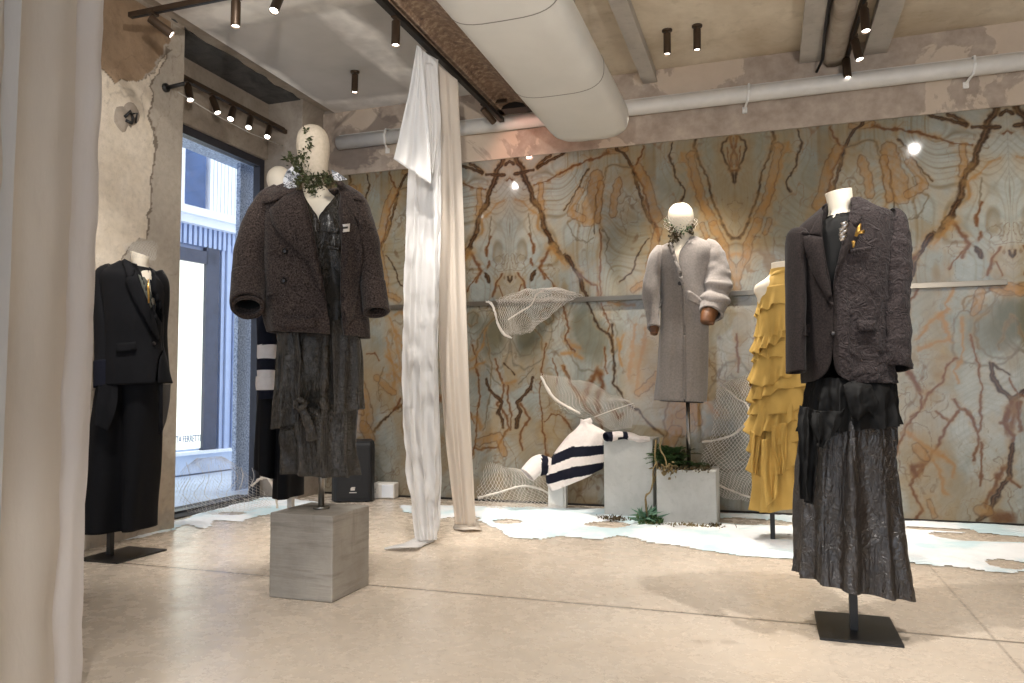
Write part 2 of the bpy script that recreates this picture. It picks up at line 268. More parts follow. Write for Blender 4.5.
UP = [  # crop, kind, half width, halo, points
 (1,'d',.017,.05,'265 180 225 270 180 370 140 440 110 530 75 620 35 670'),(1,'d',.017,.05,'315 160 355 215 375 290 410 370 450 450 480 540 520 640 550 690'),
 (1,'d',.012,.03,'310 250 365 240 410 230'),(1,'d',.012,.03,'175 175 215 183 265 170 300 185'),(1,'b',.007,.02,'15 210 60 225 130 250 220 265 300 290'),
 (1,'d',.011,.03,'435 215 470 175 515 140'),(1,'d',.011,.03,'440 210 510 175 560 145 600 125'),(1,'b',.008,.03,'420 315 480 290 560 250 620 215 683 190'),
 (1,'o',.009,.03,'315 400 360 410 400 460 440 490 450 560'),(1,'t',.006,.0,'390 480 400 560 410 640 425 690'),(1,'t',.005,.0,'220 470 215 560 220 640'),(1,'o',.02,.06,'465 310 455 380 470 450'),
 (2,'d',.014,.04,'490 0 520 60 560 120 580 155'),(2,'b',.013,.04,'525 95 490 150 445 210 470 245 480 275'),(2,'o',.012,.05,'525 100 560 150 590 200'),(2,'d',.014,.04,'600 140 620 190 683 250'),
 (2,'b',.006,.01,'480 250 520 290 545 325'),(2,'b',.008,.01,'395 20 415 80 420 130'),(2,'b',.011,.01,'400 170 405 195'),(2,'d',.012,.01,'420 240 405 280'),
 (2,'b',.009,.02,'325 245 355 290 375 330 390 370'),(2,'b',.006,.01,'350 315 330 350 330 380'),(2,'d',.007,.01,'295 270 265 325'),(2,'o',.02,.06,'95 60 90 140 85 210'),
 (4,'b',.01,.04,'0 245 60 215 140 180 215 155 275 125'),(4,'o',.02,.04,'275 118 320 125 380 110'),
 (4,'d',.011,.03,'325 100 370 150 415 210 430 260 450 330 470 400 490 460 530 530 560 580 565 630'),(4,'b',.009,.03,'415 205 455 280 480 330 490 400 520 480 565 575'),
 (4,'o',.035,.06,'440 210 475 270 505 340 530 420 550 500'),(4,'b',.006,.01,'470 90 460 150 435 195'),(4,'t',.007,.015,'410 215 350 200 300 197 260 210 255 270 245 340 235 430 225 540'),
 (4,'d',.006,.015,'220 330 200 430 190 510 195 590'),(4,'d',.007,.015,'165 220 130 260 110 320 65 390 20 455'),(4,'t',.005,.0,'130 255 165 260 150 310 130 355 115 330'),
 (4,'t',.005,.0,'65 450 85 415 110 425 95 465 65 460'),(4,'t',.005,.0,'45 520 95 500 115 550'),(4,'t',.005,.0,'45 525 60 580 95 630 150 640 190 610'),(4,'t',.005,.0,'225 550 265 590 280 630 265 683'),
 (4,'d',.008,.02,'635 75 620 150 645 200 660 260 685 310'),(4,'t',.006,.0,'515 550 540 605 560 620'),(4,'o',.05,.06,'210 260 190 340 165 430 160 520'),(4,'o',.03,.05,'120 340 80 420 60 480 130 500'),(4,'o',.022,.04,'235 300 225 400 212 520'),(4,'o',.03,.06,'330 290 310 400 300 480'),
 (5,'d',.013,.04,'40 150 60 200 110 255 125 330 150 380'),(5,'b',.009,.03,'110 245 150 290 200 320 215 370'),(5,'b',.008,.03,'225 0 235 100 225 200 225 330 230 385'),
 (5,'t',.005,.0,'240 0 285 50 265 120 270 170 300 240'),(5,'d',.007,.01,'515 45 460 100 435 180 400 245 340 290'),(5,'o',.03,.08,'560 0 540 80 520 160 510 300'),(5,'o',.02,.06,'420 340 460 310 500 300'),
 (7,'d',.010,.015,'90 165 80 210 110 280 150 370 180 490 210 570 265 690'),(8,'d',.010,.015,'235 0 265 70 290 105 345 105'),(7,'d',.010,.02,'290 150 250 180 235 225 260 300 295 350 305 410 335 465 338 520'),
 (7,'b',.008,.02,'290 155 300 230 295 320'),(7,'b',.006,.01,'270 215 285 320'),(7,'b',.008,.01,'290 345 342 342'),(7,'o',.012,.06,'0 245 40 310 60 410 110 490 150 580'),(7,'o',.03,.09,'60 250 90 400 130 520 190 640'),
 (7,'d',.008,.02,'0 410 30 450 10 510'),(7,'o',.025,.06,'325 160 325 300'),(8,'o',.012,.03,'265 215 300 195 342 180'),(8,'o',.03,.07,'190 30 240 130 260 210 300 290 325 340 325 400'),(8,'o',.02,.07,'130 20 150 90'),
 (14,'b',.016,.05,'300 130 340 165 400 230 450 265 480 330'),(14,'o',.03,.05,'300 180 250 260 200 300'),(14,'d',.02,.03,'400 280 395 320 405 365'),(14,'b',.007,.02,'345 355 315 390 330 440'),(14,'d',.008,.01,'470 30 450 90 445 160 480 210 475 260'),(14,'b',.009,.02,'590 270 555 290 515 345 495 410'),(14,'b',.007,.01,'545 370 575 410 580 470'),
 (11,'b',.008,.01,'85 95 75 160'),(11,'d',.008,.01,'207 85 207 125 160 130 158 190 130 250 135 300'),(11,'o',.05,.03,'110 95 105 240'),(11,'o',.025,.05,'390 90 350 200 320 320 270 420 200 520'),(11,'d',.007,.01,'390 90 355 210 340 300 300 410 265 500'),(11,'b',.007,.01,'300 470 340 490 370 560 370 610'),
]
LO = [
 (3,'t',.006,.01,'150 0 165 100 180 200 170 350 155 480 135 570'),(3,'b',.009,.02,'205 170 215 230 245 300'),(3,'o',.016,.03,'245 300 310 290'),(3,'b',.010,.025,'250 310 240 390 205 420 265 490 275 560 240 620 215 660 80 680'),
 (3,'b',.009,.02,'270 310 275 400 295 480 285 570'),(3,'d',.011,.02,'418 275 400 340 345 390 325 415 345 470 325 510 320 560'),(3,'b',.010,.02,'345 420 395 500 345 580 350 690'),(3,'d',.006,.01,'250 195 310 255'),(3,'t',.006,.0,'415 220 370 275 330 310'),
 (3,'b',.007,.015,'490 80 475 180 460 300 455 380 470 470 475 580 490 690 510 750'),(3,'b',.006,.01,'530 160 560 250 545 300'),(3,'b',.006,.01,'580 200 620 290 670 370'),(3,'o',.014,.03,'600 40 640 100 683 105'),(3,'o',.010,.02,'580 130 640 125 690 160'),
 (3,'b',.006,.01,'490 530 520 475 580 485 635 570'),(3,'o',.009,.02,'60 170 100 130 130 90 150 0'),(3,'o',.007,.02,'60 230 140 180'),(3,'o',.014,.03,'75 500 105 505 120 560'),(3,'o',.03,.08,'100 640 220 600 250 700'),(2,'b',.009,.03,'560 400 590 440 600 500 620 560 600 610 610 650 650 690'),
 (2,'t',.005,.01,'100 390 120 355 155 365 170 400 150 440 110 450 100 390'),(2,'t',.005,.01,'460 470 490 445 525 470 530 510 500 535 465 510 460 470'),(2,'t',.006,.01,'360 480 400 530 430 580 465 610 470 680'),
 (6,'d',.010,.015,'290 -90 295 0 305 100 310 180 300 250 345 300 380 365 440 400 490 450 590 550'),(5,'d',.010,.02,'150 400 190 480 210 540 250 580 290 620 297 690'),(5,'b',.006,.01,'230 420 260 490 280 540 265 580'),(6,'b',.007,.01,'250 40 255 150 265 190'),
 (6,'b',.024,.03,'215 170 170 240 150 310 130 340'),(6,'b',.02,.03,'225 190 240 270 215 330 210 400'),(6,'b',.009,.02,'125 330 140 380 190 420 220 460 240 510'),(6,'b',.006,.02,'20 150 60 230 120 320'),
 (6,'o',.014,.05,'430 -90 420 0 400 120 390 210'),(6,'o',.013,.05,'490 -60 480 20 445 150 440 280'),(6,'o',.03,.06,'560 200 480 280 450 300'),(6,'o',.009,.02,'330 0 335 80 350 150'),(6,'b',.006,.02,'640 430 630 520'),(5,'o',.014,.02,'270 415 340 420 425 430'),
 (6,'o',.12,.08,'680 470 700 380 720 300'),(6,'o',.05,.08,'620 600 660 520'),(5,'o',.01,.03,'360 600 340 640 330 683'),(6,'b',.01,.03,'300 400 330 440 350 420'),(13,'o',.03,.06,'0 480 80 440 110 520'),(13,'t',.006,.01,'160 180 240 280 330 340 370 380'),(13,'o',.015,.06,'100 350 220 480'),(13,'b',.008,.03,'320 20 330 120 335 240'),
 (9,'o',.009,.02,'245 0 150 80 70 160'),(9,'o',.012,.03,'210 40 240 110 265 180'),(9,'o',.012,.03,'85 230 170 190 260 175'),(9,'o',.008,.02,'335 50 345 130 335 240 290 350 305 410'),(9,'b',.008,.015,'385 150 410 260 425 350 450 430 440 540 445 620 430 690'),
 (9,'b',.008,.02,'300 270 250 310 215 400 130 490 100 570 40 610'),(9,'d',.013,.02,'490 300 505 380 550 460 615 505'),(9,'d',.013,.02,'615 505 683 460'),(9,'d',.008,.01,'500 300 560 340 600 370'),(9,'b',.008,.01,'600 390 640 470 683 490'),
 (9,'b',.02,.03,'620 520 580 640 600 690 630 600 625 530'),(9,'b',.012,.02,'650 520 665 690'),(9,'t',.007,.01,'615 30 570 120 545 220'),(9,'t',.007,.01,'615 30 650 90 683 170'),(9,'t',.006,.01,'490 0 440 50 405 80 410 150 435 220'),
 (9,'b',.013,.02,'290 510 320 560 375 580 410 670'),(9,'b',.007,.01,'310 580 230 683'),(9,'b',.008,.01,'190 575 250 620'),(9,'b',.02,.03,'20 340 70 410 90 460'),(9,'b',.009,.02,'90 480 100 560'),(14,'t',.007,.01,'540 500 600 535 683 510'),(14,'o',.03,.04,'520 500 600 520 690 480'),
 (14,'b',.012,.03,'75 510 30 590 10 680'),(14,'o',.009,.02,'290 500 240 590 250 630 190 680'),(14,'t',.006,.01,'330 600 345 555 400 545 410 580 370 640 335 630 330 600'),(14,'o',.03,.05,'440 520 400 640'),
 (10,'b',.010,.02,'340 0 280 80 230 180 150 300 90 380 80 400 150 525 105 570'),(10,'b',.02,.03,'145 290 100 300 115 340'),(10,'b',.010,.015,'380 0 410 40 440 110 440 180 410 265'),(10,'b',.009,.01,'455 170 460 290 455 400'),(10,'o',.010,.02,'255 240 320 300 315 350'),
 (10,'o',.010,.03,'205 260 250 360 270 440'),(10,'b',.014,.03,'605 0 575 70 625 140 610 280 540 340 530 420 480 510'),(10,'d',.012,.03,'625 180 600 350 550 430 500 550 440 580'),(10,'b',.008,.02,'600 360 660 410'),(10,'b',.04,.03,'535 570 605 570'),(10,'o',.04,.02,'450 530 490 530'),
 (10,'b',.008,.02,'0 240 30 170 60 90 130 10'),(10,'o',.016,.03,'70 120 120 160 170 200 260 240'),(10,'o',.03,.05,'120 200 160 250'),(10,'o',.02,.06,'190 480 210 560'),
 (12,'b',.007,.01,'130 410 170 405 190 440'),(12,'t',.006,.01,'215 480 190 560 195 640'),(12,'o',.014,.05,'230 520 260 500 295 540'),(12,'b',.012,.04,'295 630 260 683'),(12,'o',.012,.05,'240 230 270 290 300 370'),(12,'o',.012,.06,'230 420 280 470'),
]
BLOBS = [(3,400,40,.17,.28,.35),(3,205,10,.12,.2,0.),(9,505,90,.2,.3,.5),(9,680,60,.16,.26,-.5),(2,500,490,.1,.13,0.),(13,280,480,.2,.42,.1),(12,470,330,.2,.3,.2)]
def world_pts(c, s):
    x0, y0, sc = CR[c]; a = [float(v) for v in s.split()]
    return [((p := on_y(x0+a[i]/sc, y0+a[i+1]/sc, WY)).x, p.z) for i in range(0, len(a), 2)]
SEAM, AX, HALF = 1.91, -.25, 2.1
def marble_colors(X, Z):
    up = Z > SEAM
    u = np.abs(X-AX); u = np.abs((u+HALF) % (2*HALF)-HALF); XF = np.where(up, AX-u, X)
    wx = XF+.034*(fbm(XF*8, Z*8, 3, 3)-.5)+.012*(fbm(XF*24, Z*24, 2, 5)-.5)*2; wz = Z+.034*(fbm(XF*8, Z*8, 3, 9)-.5)+.012*(fbm(XF*24, Z*24, 2, 11)-.5)*2
    A = lambda *c: np.array(rgb(*c))
    n1 = fbm(XF*1.3, Z*.9, 4, 21)[:, None]; n2 = fbm(XF*4.2, Z*2.6, 4, 31)[:, None]; n3 = fbm(XF*22, Z*22, 3, 41)[:, None]
    c = A(132, 138, 133)*(1-n1)+A(158, 156, 146)*n1
    sk_ = fbm((XF*.8+Z*.6)*5, (Z*.8-XF*.6)*46, 3, 23)[:, None]; c = c*(.86+.28*sk_)
    k = np.clip((n2-.52)*4, 0, 1); c = c*(1-k*.45)+A(160, 140, 110)*k*.45
    k = np.clip((.42-n2)*4, 0, 1); c = c*(1-k*.5)+A(106, 114, 110)*k*.5
    # agate banding
    f = fbm(XF*1.0+5, Z*.62, 3, 51); fr = (f*15) % 1; band = np.clip(1-np.abs(fr-.5)/.10, 0, 1)*np.clip((fbm(XF*1.7, Z*1.7, 2, 61)-.42)*5, 0, 1)*np.where(up, .95, .42)
    c = c*(1-band[:, None]*.75)+A(100, 82, 56)*band[:, None]*.75
    f = fbm(XF*1.0+5, Z*.62, 3, 51); fr = (f*42) % 1; band = np.clip(1-np.abs(fr-.5)/.2, 0, 1)*np.where(up, .42, .2); c = c*(1-band[:, None])+A(116, 104, 82)*band[:, None]
    ob = np.clip((fbm(XF*.9+2, Z*.7+1, 3, 25)-.42)*4, 0, 1)[:, None]*np.where(up, .55, .18)[:, None]; c = c*(1-ob)+A(116, 106, 78)*ob
    # ochre fields bounded by thin dark seams
    for sx_, sz_, th_, sd_, al_ in ((1.5, .75, .575, 101, .5), (2.6, 1.5, .60, 111, .42), (4.4, 3.0, .63, 121, .4)):
        g = fbm(wx*sx_+.15*fbm(XF*6, Z*6, 2, 7), wz*sz_, 4, sd_); k = (np.clip((g-th_)*9, 0, 1)*al_)[:, None]; c = c*(1-k)+(A(148, 124, 82)*(1-n3)+A(116, 88, 50)*n3)*k
        e = (np.clip(1-np.abs(g-th_)/(.008*sx_**.4), 0, 1)*np.clip((n2[:, 0]-.35)*4, 0, 1)*.7)[:, None]; c = c*(1-e)+A(92, 66, 42)*e
    rg = np.abs(fbm(wx*2.2+9, wz*1.5, 4, 131)-.5); e = (np.clip(1-rg/.007, 0, 1)*np.clip((fbm(XF*2, Z*2, 2, 133)-.4)*5, 0, 1)*.6)[:, None]; c = c*(1-e)+A(112, 76, 46)*e
    rg = np.abs(fbm(wx*4.5+3, wz*3.4, 4, 141)-.5); e = (np.clip(1-rg/.010, 0, 1)*np.clip((fbm(XF*2.4, Z*2.4, 2, 143)-.45)*6, 0, 1)*.5)[:, None]; c = c*(1-e)+A(128, 96, 62)*e
    for (cr, bx, by, rx, rz, rot) in BLOBS:
        x0, y0, sc = CR[cr]; p = on_y(x0+bx/sc, y0+by/sc, WY)
        for mx in (p.x, 2*-2.35-p.x, 2*1.86-p.x):
            dx = wx-mx; dz = wz-p.z; ro = rot if mx == p.x else -rot; a = dx*math.cos(ro)-dz*math.sin(ro); b = dx*math.sin(ro)+dz*math.cos(ro); d = np.sqrt((a/rx)**2+(b/rz)**2)+(n2[:, 0]-.5)*.5
            k = (np.clip((1-d)*2.2, 0, 1)*.62*(~up))[:, None]; c = c*(1-k)+A(84, 82, 64)*k
            k = (np.clip(1-np.abs(d-1.12)/.07, 0, 1)*.7*(~up))[:, None]; c = c*(1-k)+A(92, 84, 70)*k
    cols = {'d': A(46, 29, 18), 'b': A(92, 53, 24), 'o': A(142, 100, 52), 't': A(92, 80, 62)}; halo = A(146, 114, 70)
    c = c.copy()
    def stroke(pts, kind, w, h, mask):
        a = np.array(pts); R = w*2+h*2.5+.06
        sel = np.where(mask & (XF > a[:, 0].min()-R) & (XF < a[:, 0].max()+R) & (Z > a[:, 1].min()-R) & (Z < a[:, 1].max()+R))[0]
        if not len(sel): return
        x = wx[sel]; z = wz[sel]; d = np.full(len(sel), 9.)
        for (ax, az), (bx, bz) in zip(pts[:-1], pts[1:]):
            L = (bx-ax)**2+(bz-az)**2+1e-9; tt = np.clip(((x-ax)*(bx-ax)+(z-az)*(bz-az))/L, 0, 1); d = np.minimum(d, np.hypot(x-ax-tt*(bx-ax), z-az-tt*(bz-az)))
        mod = n3[sel, 0]
        if h > 0:
            k = (np.exp(-(d/(w+h*.75))**2)*.6*np.clip(mod*2.2-.45, 0, 1))[:, None]; c[sel] = c[sel]*(1-k)+halo*k
        ww = np.maximum(w*(.75+.7*mod), .006)
        if kind == 'd' and w >= .011:
            k = np.clip(1.5-d/ww, 0, 1)[:, None]*.85; c[sel] = c[sel]*(1-k)+(A(120, 78, 40)*(1-n3[sel])+A(70, 42, 24)*n3[sel])*k; d = np.abs(d-ww*.75)*1.5+ww*.12*(mod > .55)
        if kind == 'o' and w >= .018:
            r_ = d/ww+.5*(mod-.5); g_ = np.abs(fbm(x*60, z*14, 2, 151)-.5)*2; k = (np.clip((1.1-r_)*5, 0, 1)*(.30+.45*g_))[:, None]; c[sel] = c[sel]*(1-k)+cols['o']*k
            k = (np.clip(1-np.abs(r_-1.05)/(.006/w+.04), 0, 1)*.7)[:, None]; c[sel] = c[sel]*(1-k)+A(84, 56, 32)*k; return
        al = np.clip(1.35-d/ww*.85, 0, 1)*{'d': .97, 'b': .92, 'o': .6, 't': .75}[kind]; c[sel] = c[sel]*(1-al[:, None])+cols[kind]*al[:, None]
    for (cr, kind, w, h, s) in UP: stroke(world_pts(cr, s), kind, w, h, up)
    for (cr, kind, w, h, s) in LO:
        p = world_pts(cr, s); stroke(p, kind, w, h, ~up)
        for axm in (-2.36, .22, 1.86):
            q = [(2*axm-a, b) for a, b in p]
            if (axm == -2.36 and q[0][0] < -2.5) or (axm == 1.86 and q[0][0] > 1.98) or (axm == .22 and -.1 < q[0][0] < .85): stroke(q, kind, w, h, ~up)
    # slab joints
    for xs in (AX, AX-HALF, AX+HALF, AX+2*HALF):
        k = np.clip(1-np.abs(X-xs)/.005, 0, 1)[:, None]*.3; c = c*(1-k)+A(110, 104, 92)*k
    return c*(.94+.12*n3)
t = NT('bookmatched_stone'); at = t.n.new('ShaderNodeVertexColor'); at.layer_name = 'stone'
gn = t.noise(90, 4, .7); t.color(t.mix(t.ramp(gn, [(.35, .0), (.75, .22)]), at.outputs[0], rgb(116, 102, 82))); t.ln(t.ramp(t.noise(5, 4), [(.3, .035), (.7, .07)]), t.b.inputs['Roughness']); t.set('Specular IOR Level', .4); M['stone'] = t.m
w_ = MB(); w_.box(-5.2, 4.8, WY+.012, WY+.3, 0, CZ+.15)
wall_back = tag(w_.build('wall_back', M['conc_wall']), kind='structure')
cl = grid_mesh('stone_cladding', -4.44, 3.6, .02, 3.32, .0066, lambda X, Z: np.stack([X, np.full_like(X, WY), Z], -1), marble_colors, M['stone'], wall_back)
sk = MB().box(-4.44, 4.6, WY-.002, WY+.01, 0, .02); sk.build('base_channel', M['dark_metal'], wall_back)
# plastered lintel above the stone, a ragged edge of render where it meets
lb = MB(); lb.box(-4.44, 4.6, WY-.01, WY+.012, 3.322, CZ); lb.build('lintel_plaster', M['conc_lintel'], wall_back)
# ------------------------------------------------------------------ floor, ceiling, other walls
fb = MB().box(-5.0, 4.8, -3.2, 7.25, -.15, 0); floor = tag(fb.build('floor', M['floor']), kind='structure')
c_ = MB().box(-4.3, -1.7, -3.2, WY-.01, CZ, CZ+.2); ceil = tag(c_.build('ceiling', M['ceil_left']), kind='structure')
MB().box(-1.7, 4.7, -3.2, WY-.01, CZ, CZ+.2).build('ceiling_slab', M['ceil_mid'], ceil)
MB().box(-5.2, -4.302, -3.2, WY, CZ+.035, CZ+.2).build('ceiling_edge', M['conc_wall'], ceil)
sf = MB(); ys = [4.6+.06*i for i in range(34)]
v = []; f = []
for i, y in enumerate(ys):
    v += [(-4.855, y, CZ+.025), (-4.46+.05*noise.noise((y*3, 0, 0))+.03*noise.noise((y*11, 2, 0)), y, CZ+.025)]
    v += [(p[0], p[1], CZ+.034) for p in v[-2:]]
for i in range(len(ys)-1):
    a = 4*i; b = a+4; f += [(a, a+1, b+1, b), (a+1, a+3, b+3, b+1)]
sf.add(v, f).build('soffit_paint', M['conc_dark'], ceil)
# left wall: peeling plaster pier, recess over the window, far pier
def pier_colors(Y, Z):
    A = lambda *c: np.array(rgb(*c)); n1 = fbm(Y*2, Z*2, 5, 71)[:, None]; n2 = fbm(Y*9, Z*9, 4, 81)[:, None]; n4 = fbm(Y*30, Z*30, 3, 83)[:, None]
    grey = A(158, 148, 136)*(1-n1)+A(190, 180, 166)*n1; light = A(206, 192, 172)*(1-n2)+A(224, 212, 196)*n2; brown = A(136, 114, 92)*(1-n2)+A(172, 146, 120)*n2
    def poly(s):
        a = [float(v) for v in s.split()]; return [((p := on_x(a[i], a[i+1], WXL)).y, p.z) for i in range(0, len(a), 2)]
    def inside(pg, y, z):
        r = np.zeros(len(y), bool)
        for (ya, za), (yb, zb) in zip(pg, pg[1:]+pg[:1]):
            cnd = ((za > z) != (zb > z)); yy = (yb-ya)*(z-za)/(zb-za+1e-12)+ya; r ^= cnd & (y < yy)
        return r
    yw = Y+.09*(n2[:, 0]-.5)+.012*(n4[:, 0]-.5); zw = Z+.10*(fbm(Y*9, Z*9, 3, 91)-.5)
    lp = poly('40 80 99 74 110 80 128 82 147 79 158 62 168 49 165 60 154 78 150 92 152 110 148 118 155 141 152 170 152 205 143 235 128 245 100 300 60 330 -60 330 -60 80'); bp = poly('-60 76 99 75 112 80 128 82 146 78 156 60 168 45 178 0 160 -30 -60 -60')
    il = inside(lp, yw, zw); ib = inside(bp, yw, zw); c = np.where(il[:, None], light, np.where(ib[:, None], brown, grey))
    e = 0.02; il2 = inside(lp, yw-e, zw-e*.6); k = ((il != il2)*.75)[:, None]; c = c*(1-k)+A(96, 82, 68)*k
    lowz = np.clip((.5-Z)*2, 0, 1)[:, None]*np.clip((n2-.45)*5, 0, 1); c = c*(1-lowz*.6)+A(204, 188, 164)*lowz*.6
    crack = np.clip(1-np.abs(fbm(Y*1.6, Z*1.3, 4, 95)-.5)/.006, 0, 1)[:, None]*.4; c = c*(1-crack)+A(110, 96, 82)*crack
    return c*(.9+.2*n4)
t = NT('peeling_plaster'); at = t.n.new('ShaderNodeVertexColor'); at.layer_name = 'stone'; gn = t.noise(26, 6, .7)
t.color(t.mix(t.ramp(gn, [(.5, 0.), (.8, .3)]), at.outputs[0], rgb(120, 104, 90))).set('Roughness', .9).set('Specular IOR Level', .2); t.bump(t.math('ADD', gn, t.noise(5, 5)), .35, .02); M['plaster'] = t.m
PE = 4.9
wl = MB().box(-5.15, WXL-.004, -3.2, PE, 0, CZ+.15); wl.box(WXW-.09, WXL, 6.56, WY+.012, 0, CZ+.15); wl.box(-5.15, WXW, PE, 6.56, 3.44, CZ+.15)
wall_left = tag(wl.build('wall_left', M['conc_wall']), kind='structure')
grid_mesh('plaster_face', 1.6, PE, 0, CZ, .0105, lambda Y, Z: np.stack([np.full_like(Y, WXL), Y, Z], -1), pier_colors, M['plaster'], wall_left)
MB().box(WXL, WXL+.008, -3.2, 1.6, 0, CZ).build('plaster_run', M['conc_wall'], wall_left)
wr = MB().box(4.6, 4.8, -3.2, WY, 0, CZ); tag(wr.build('wall_right', M['conc_wall']), kind='structure')
# peg and broken socket in the pier
pg = empty('wall_peg', on_x(165, 88, WXL)); tag(pg, 'short black peg sticking out of the peeling plaster pier', 'peg')
MB().tube([(0, 0, 0), (.02, 0, 0)], .035, 12).build('collar', M['black_metal'], pg, True); MB().tube([(.02, 0, 0), (.17, .02, .02)], .016, 10).build('pin', M['black_metal'], pg, True)
hp = on_x(127, 116, WXL); hole = empty('broken_socket', hp); tag(hole, 'ragged hole with loose wires broken into the light plaster of the left pier', 'socket')
v = [(.006, 0, 0)]; n = 26
for k in range(n):
    a = 2*PI*k/n; r = .085+.03*math.sin(2*a+.6)+.02*noise.noise((math.cos(a)*2, math.sin(a)*2, 0)); v.append((.006, r*math.cos(a), 1.35*r*math.sin(a)))
mk('chipped_plaster', v+[(0, p[1]*1.08, p[2]*1.08) for p in v[1:]], [(0, 1+k, 1+(k+1) % n) for k in range(n)]+[(1+k, n+1+k, n+1+(k+1) % n, 1+(k+1) % n) for k in range(n)], M['conc_wall'], hole)
MB().tube([(.008, -.03, -.02), (.03, 0, .03), (.02, .04, -.01), (.025, .02, -.05), (.01, -.02, -.04)], .012, 8).tube([(.01, .02, .02), (.05, .045, .03), (.03, .05, -.04)], .008, 8).build('wire', M['black_metal'], hole, True)
# skirting unit at the very left, behind the curtain
tp_ = on_z(78, 558); MB().box(WXL+.001, WXL+.02, tp_.y-1.2, tp_.y+.02, 0, .3).build('baseboard_left', M['white_paint'], None); tag(bpy.data.objects['baseboard_left'], kind='structure')
# ------------------------------------------------------------------ window and the street outside
wn = empty('window_1', (WXW-.08, (PE+6.56)/2, 0)); tag(wn, kind='structure')
hy = (6.56-PE)/2
MB().box(-.04, .04, -hy-.2, hy, 3.36, 3.44).box(-.04, .04, hy-.07, hy, .03, 3.36).box(-.05, .05, -hy-.2, hy, 0, .03).build('window_frame', M['frame_dark'], wn)
MB().box(-.006, .006, -hy-.2, hy-.07, .03, 3.36).build('window_pane', M['glass'], wn)
bd = on_z(200, 386, 1.1); d0 = ray(200, 386); F0 = CAM+d0*10.0; FA = math.radians(8.4)
fac = empty('shop_building', (F0.x, F0.y, 0), 0); tag(fac, 'pale blue shop front across the street seen through the window', 'building')
FT = Vector((math.sin(FA), math.cos(FA), 0)); FN = Vector((math.cos(FA), -math.sin(FA), 0)); fac.rotation_euler = (0, 0, -FA)
def on_f(px, py, dep=0.):
    d = ray(px, py); q = Vector((F0.x, F0.y, 0))+FN*dep; k = (q-CAM).dot(FN)/d.dot(FN); p = CAM+d*k-Vector((F0.x, F0.y, 0)); return p.dot(FT), p.z
def fbox(name, m, px0, px1, pt, pb, d0, d1, s0=None, s1=None):
    a = s0 if s0 is not None else on_f(px0, (pt+pb)/2, d1)[0]; b = s1 if s1 is not None else on_f(px1, (pt+pb)/2, d1)[0]; mid = (px0+px1)/2
    return MB().box(d0, d1, a, b, on_f(mid, pb, d1)[1], on_f(mid, pt, d1)[1]).build(name, m, fac)
MB().box(-.4, -.02, -6, 6, -.15, 7).build('facade_wall', M['facade_blue'], fac)
fbox('shop_window', M['shop_glow'], 150, 206, 258, 450, -.02, .0, s0=-3.)
fbox('window_head', M['facade_dark'], 150, 217, 247, 260, -.02, .05, s0=-3.)
fbox('window_jamb', M['facade_dark'], 205, 218, 247, 452, -.02, .05)
pl_ = MB(); a0 = on_f(218, 340)[0]; a1 = on_f(237, 340)[0]; zt = on_f(228, 246)[1]; zb = on_f(228, 449)[1]
for i in range(5): w2 = (a1-a0)/5; pl_.box(-.02, .05+.03*(i % 2), a0+i*w2, a0+(i+.8)*w2, zb, zt)
pl_.build('pilaster', M['facade_blue'], fac)
fz = MB(); zt2 = on_f(205, 229)[1]; zb2 = on_f(205, 248)[1]; s = -3.; 
while s < on_f(240, 245)[0]: fz.box(-.02, .07, s, s+.045, zb2, zt2); s += .08
fz.build('corrugated_frieze', M['facade_blue'], fac)
za = on_f(205, 229)[1]; zc = on_f(205, 214)[1]
MB().box(-.02, .16, -3, on_f(241, 230)[0], za, (za+zc)/2).box(-.02, .24, -3, on_f(241, 230)[0], (za+zc)/2, zc).build('cornice', M['facade_white'], fac)
uw = MB(); s = on_f(207, 190)[0]; e = on_f(242, 190)[0]; z1 = zc; z2 = on_f(225, 158)[1]+.0
while s < e: uw.box(-.02, .06, s, s+.05, z1, z2); s += .062
uw.build('upper_panel', M['facade_white'], fac)
fbox('upper_window', M['facade_glass'], 186, 206, 130, 206, -.02, .03); fbox('upper_strip', M['facade_white'], 150, 186, 130, 206, -.02, .02, s0=-3.)
for o in (bpy.data.objects['upper_window'],): o.data.update()
MB().box(-.02, .12, -6, 6, zb-.02, zb+.02).build('shop_sill', M['facade_white'], fac)
MB().box(-.02, .06, -6, 6, 0, zb-.02).build('plinth', M['pavement'], fac)
# lettering on the shop glass
fc = bpy.data.curves.new('shop_lettering', 'FONT'); fc.body = 'ALBERTA FERRETTI'; fc.align_x = 'RIGHT'; fc.extrude = .003; fc.materials.append(M['facade_glass'])
so, zo = on_f(200.5, 441, .02); _s2, zt3 = on_f(200.5, 434, .02); fc.size = (zt3-zo)*1.42
fo = bpy.data.objects.new('shop_lettering', fc); COL.objects.link(fo); fo.parent = fac; fo.location = (.02, so, zo); fo.rotation_euler = (PI/2, 0, PI/2)
me = bpy.data.meshes.new_from_object(fo.evaluated_get(bpy.context.evaluated_depsgraph_get())); f2 = bpy.data.objects.new('window_lettering', me); COL.objects.link(f2); f2.parent = fac; f2.location = fo.location; f2.rotation_euler = fo.rotation_euler; f2.scale = (.52, .95, 1); bpy.data.objects.remove(fo)
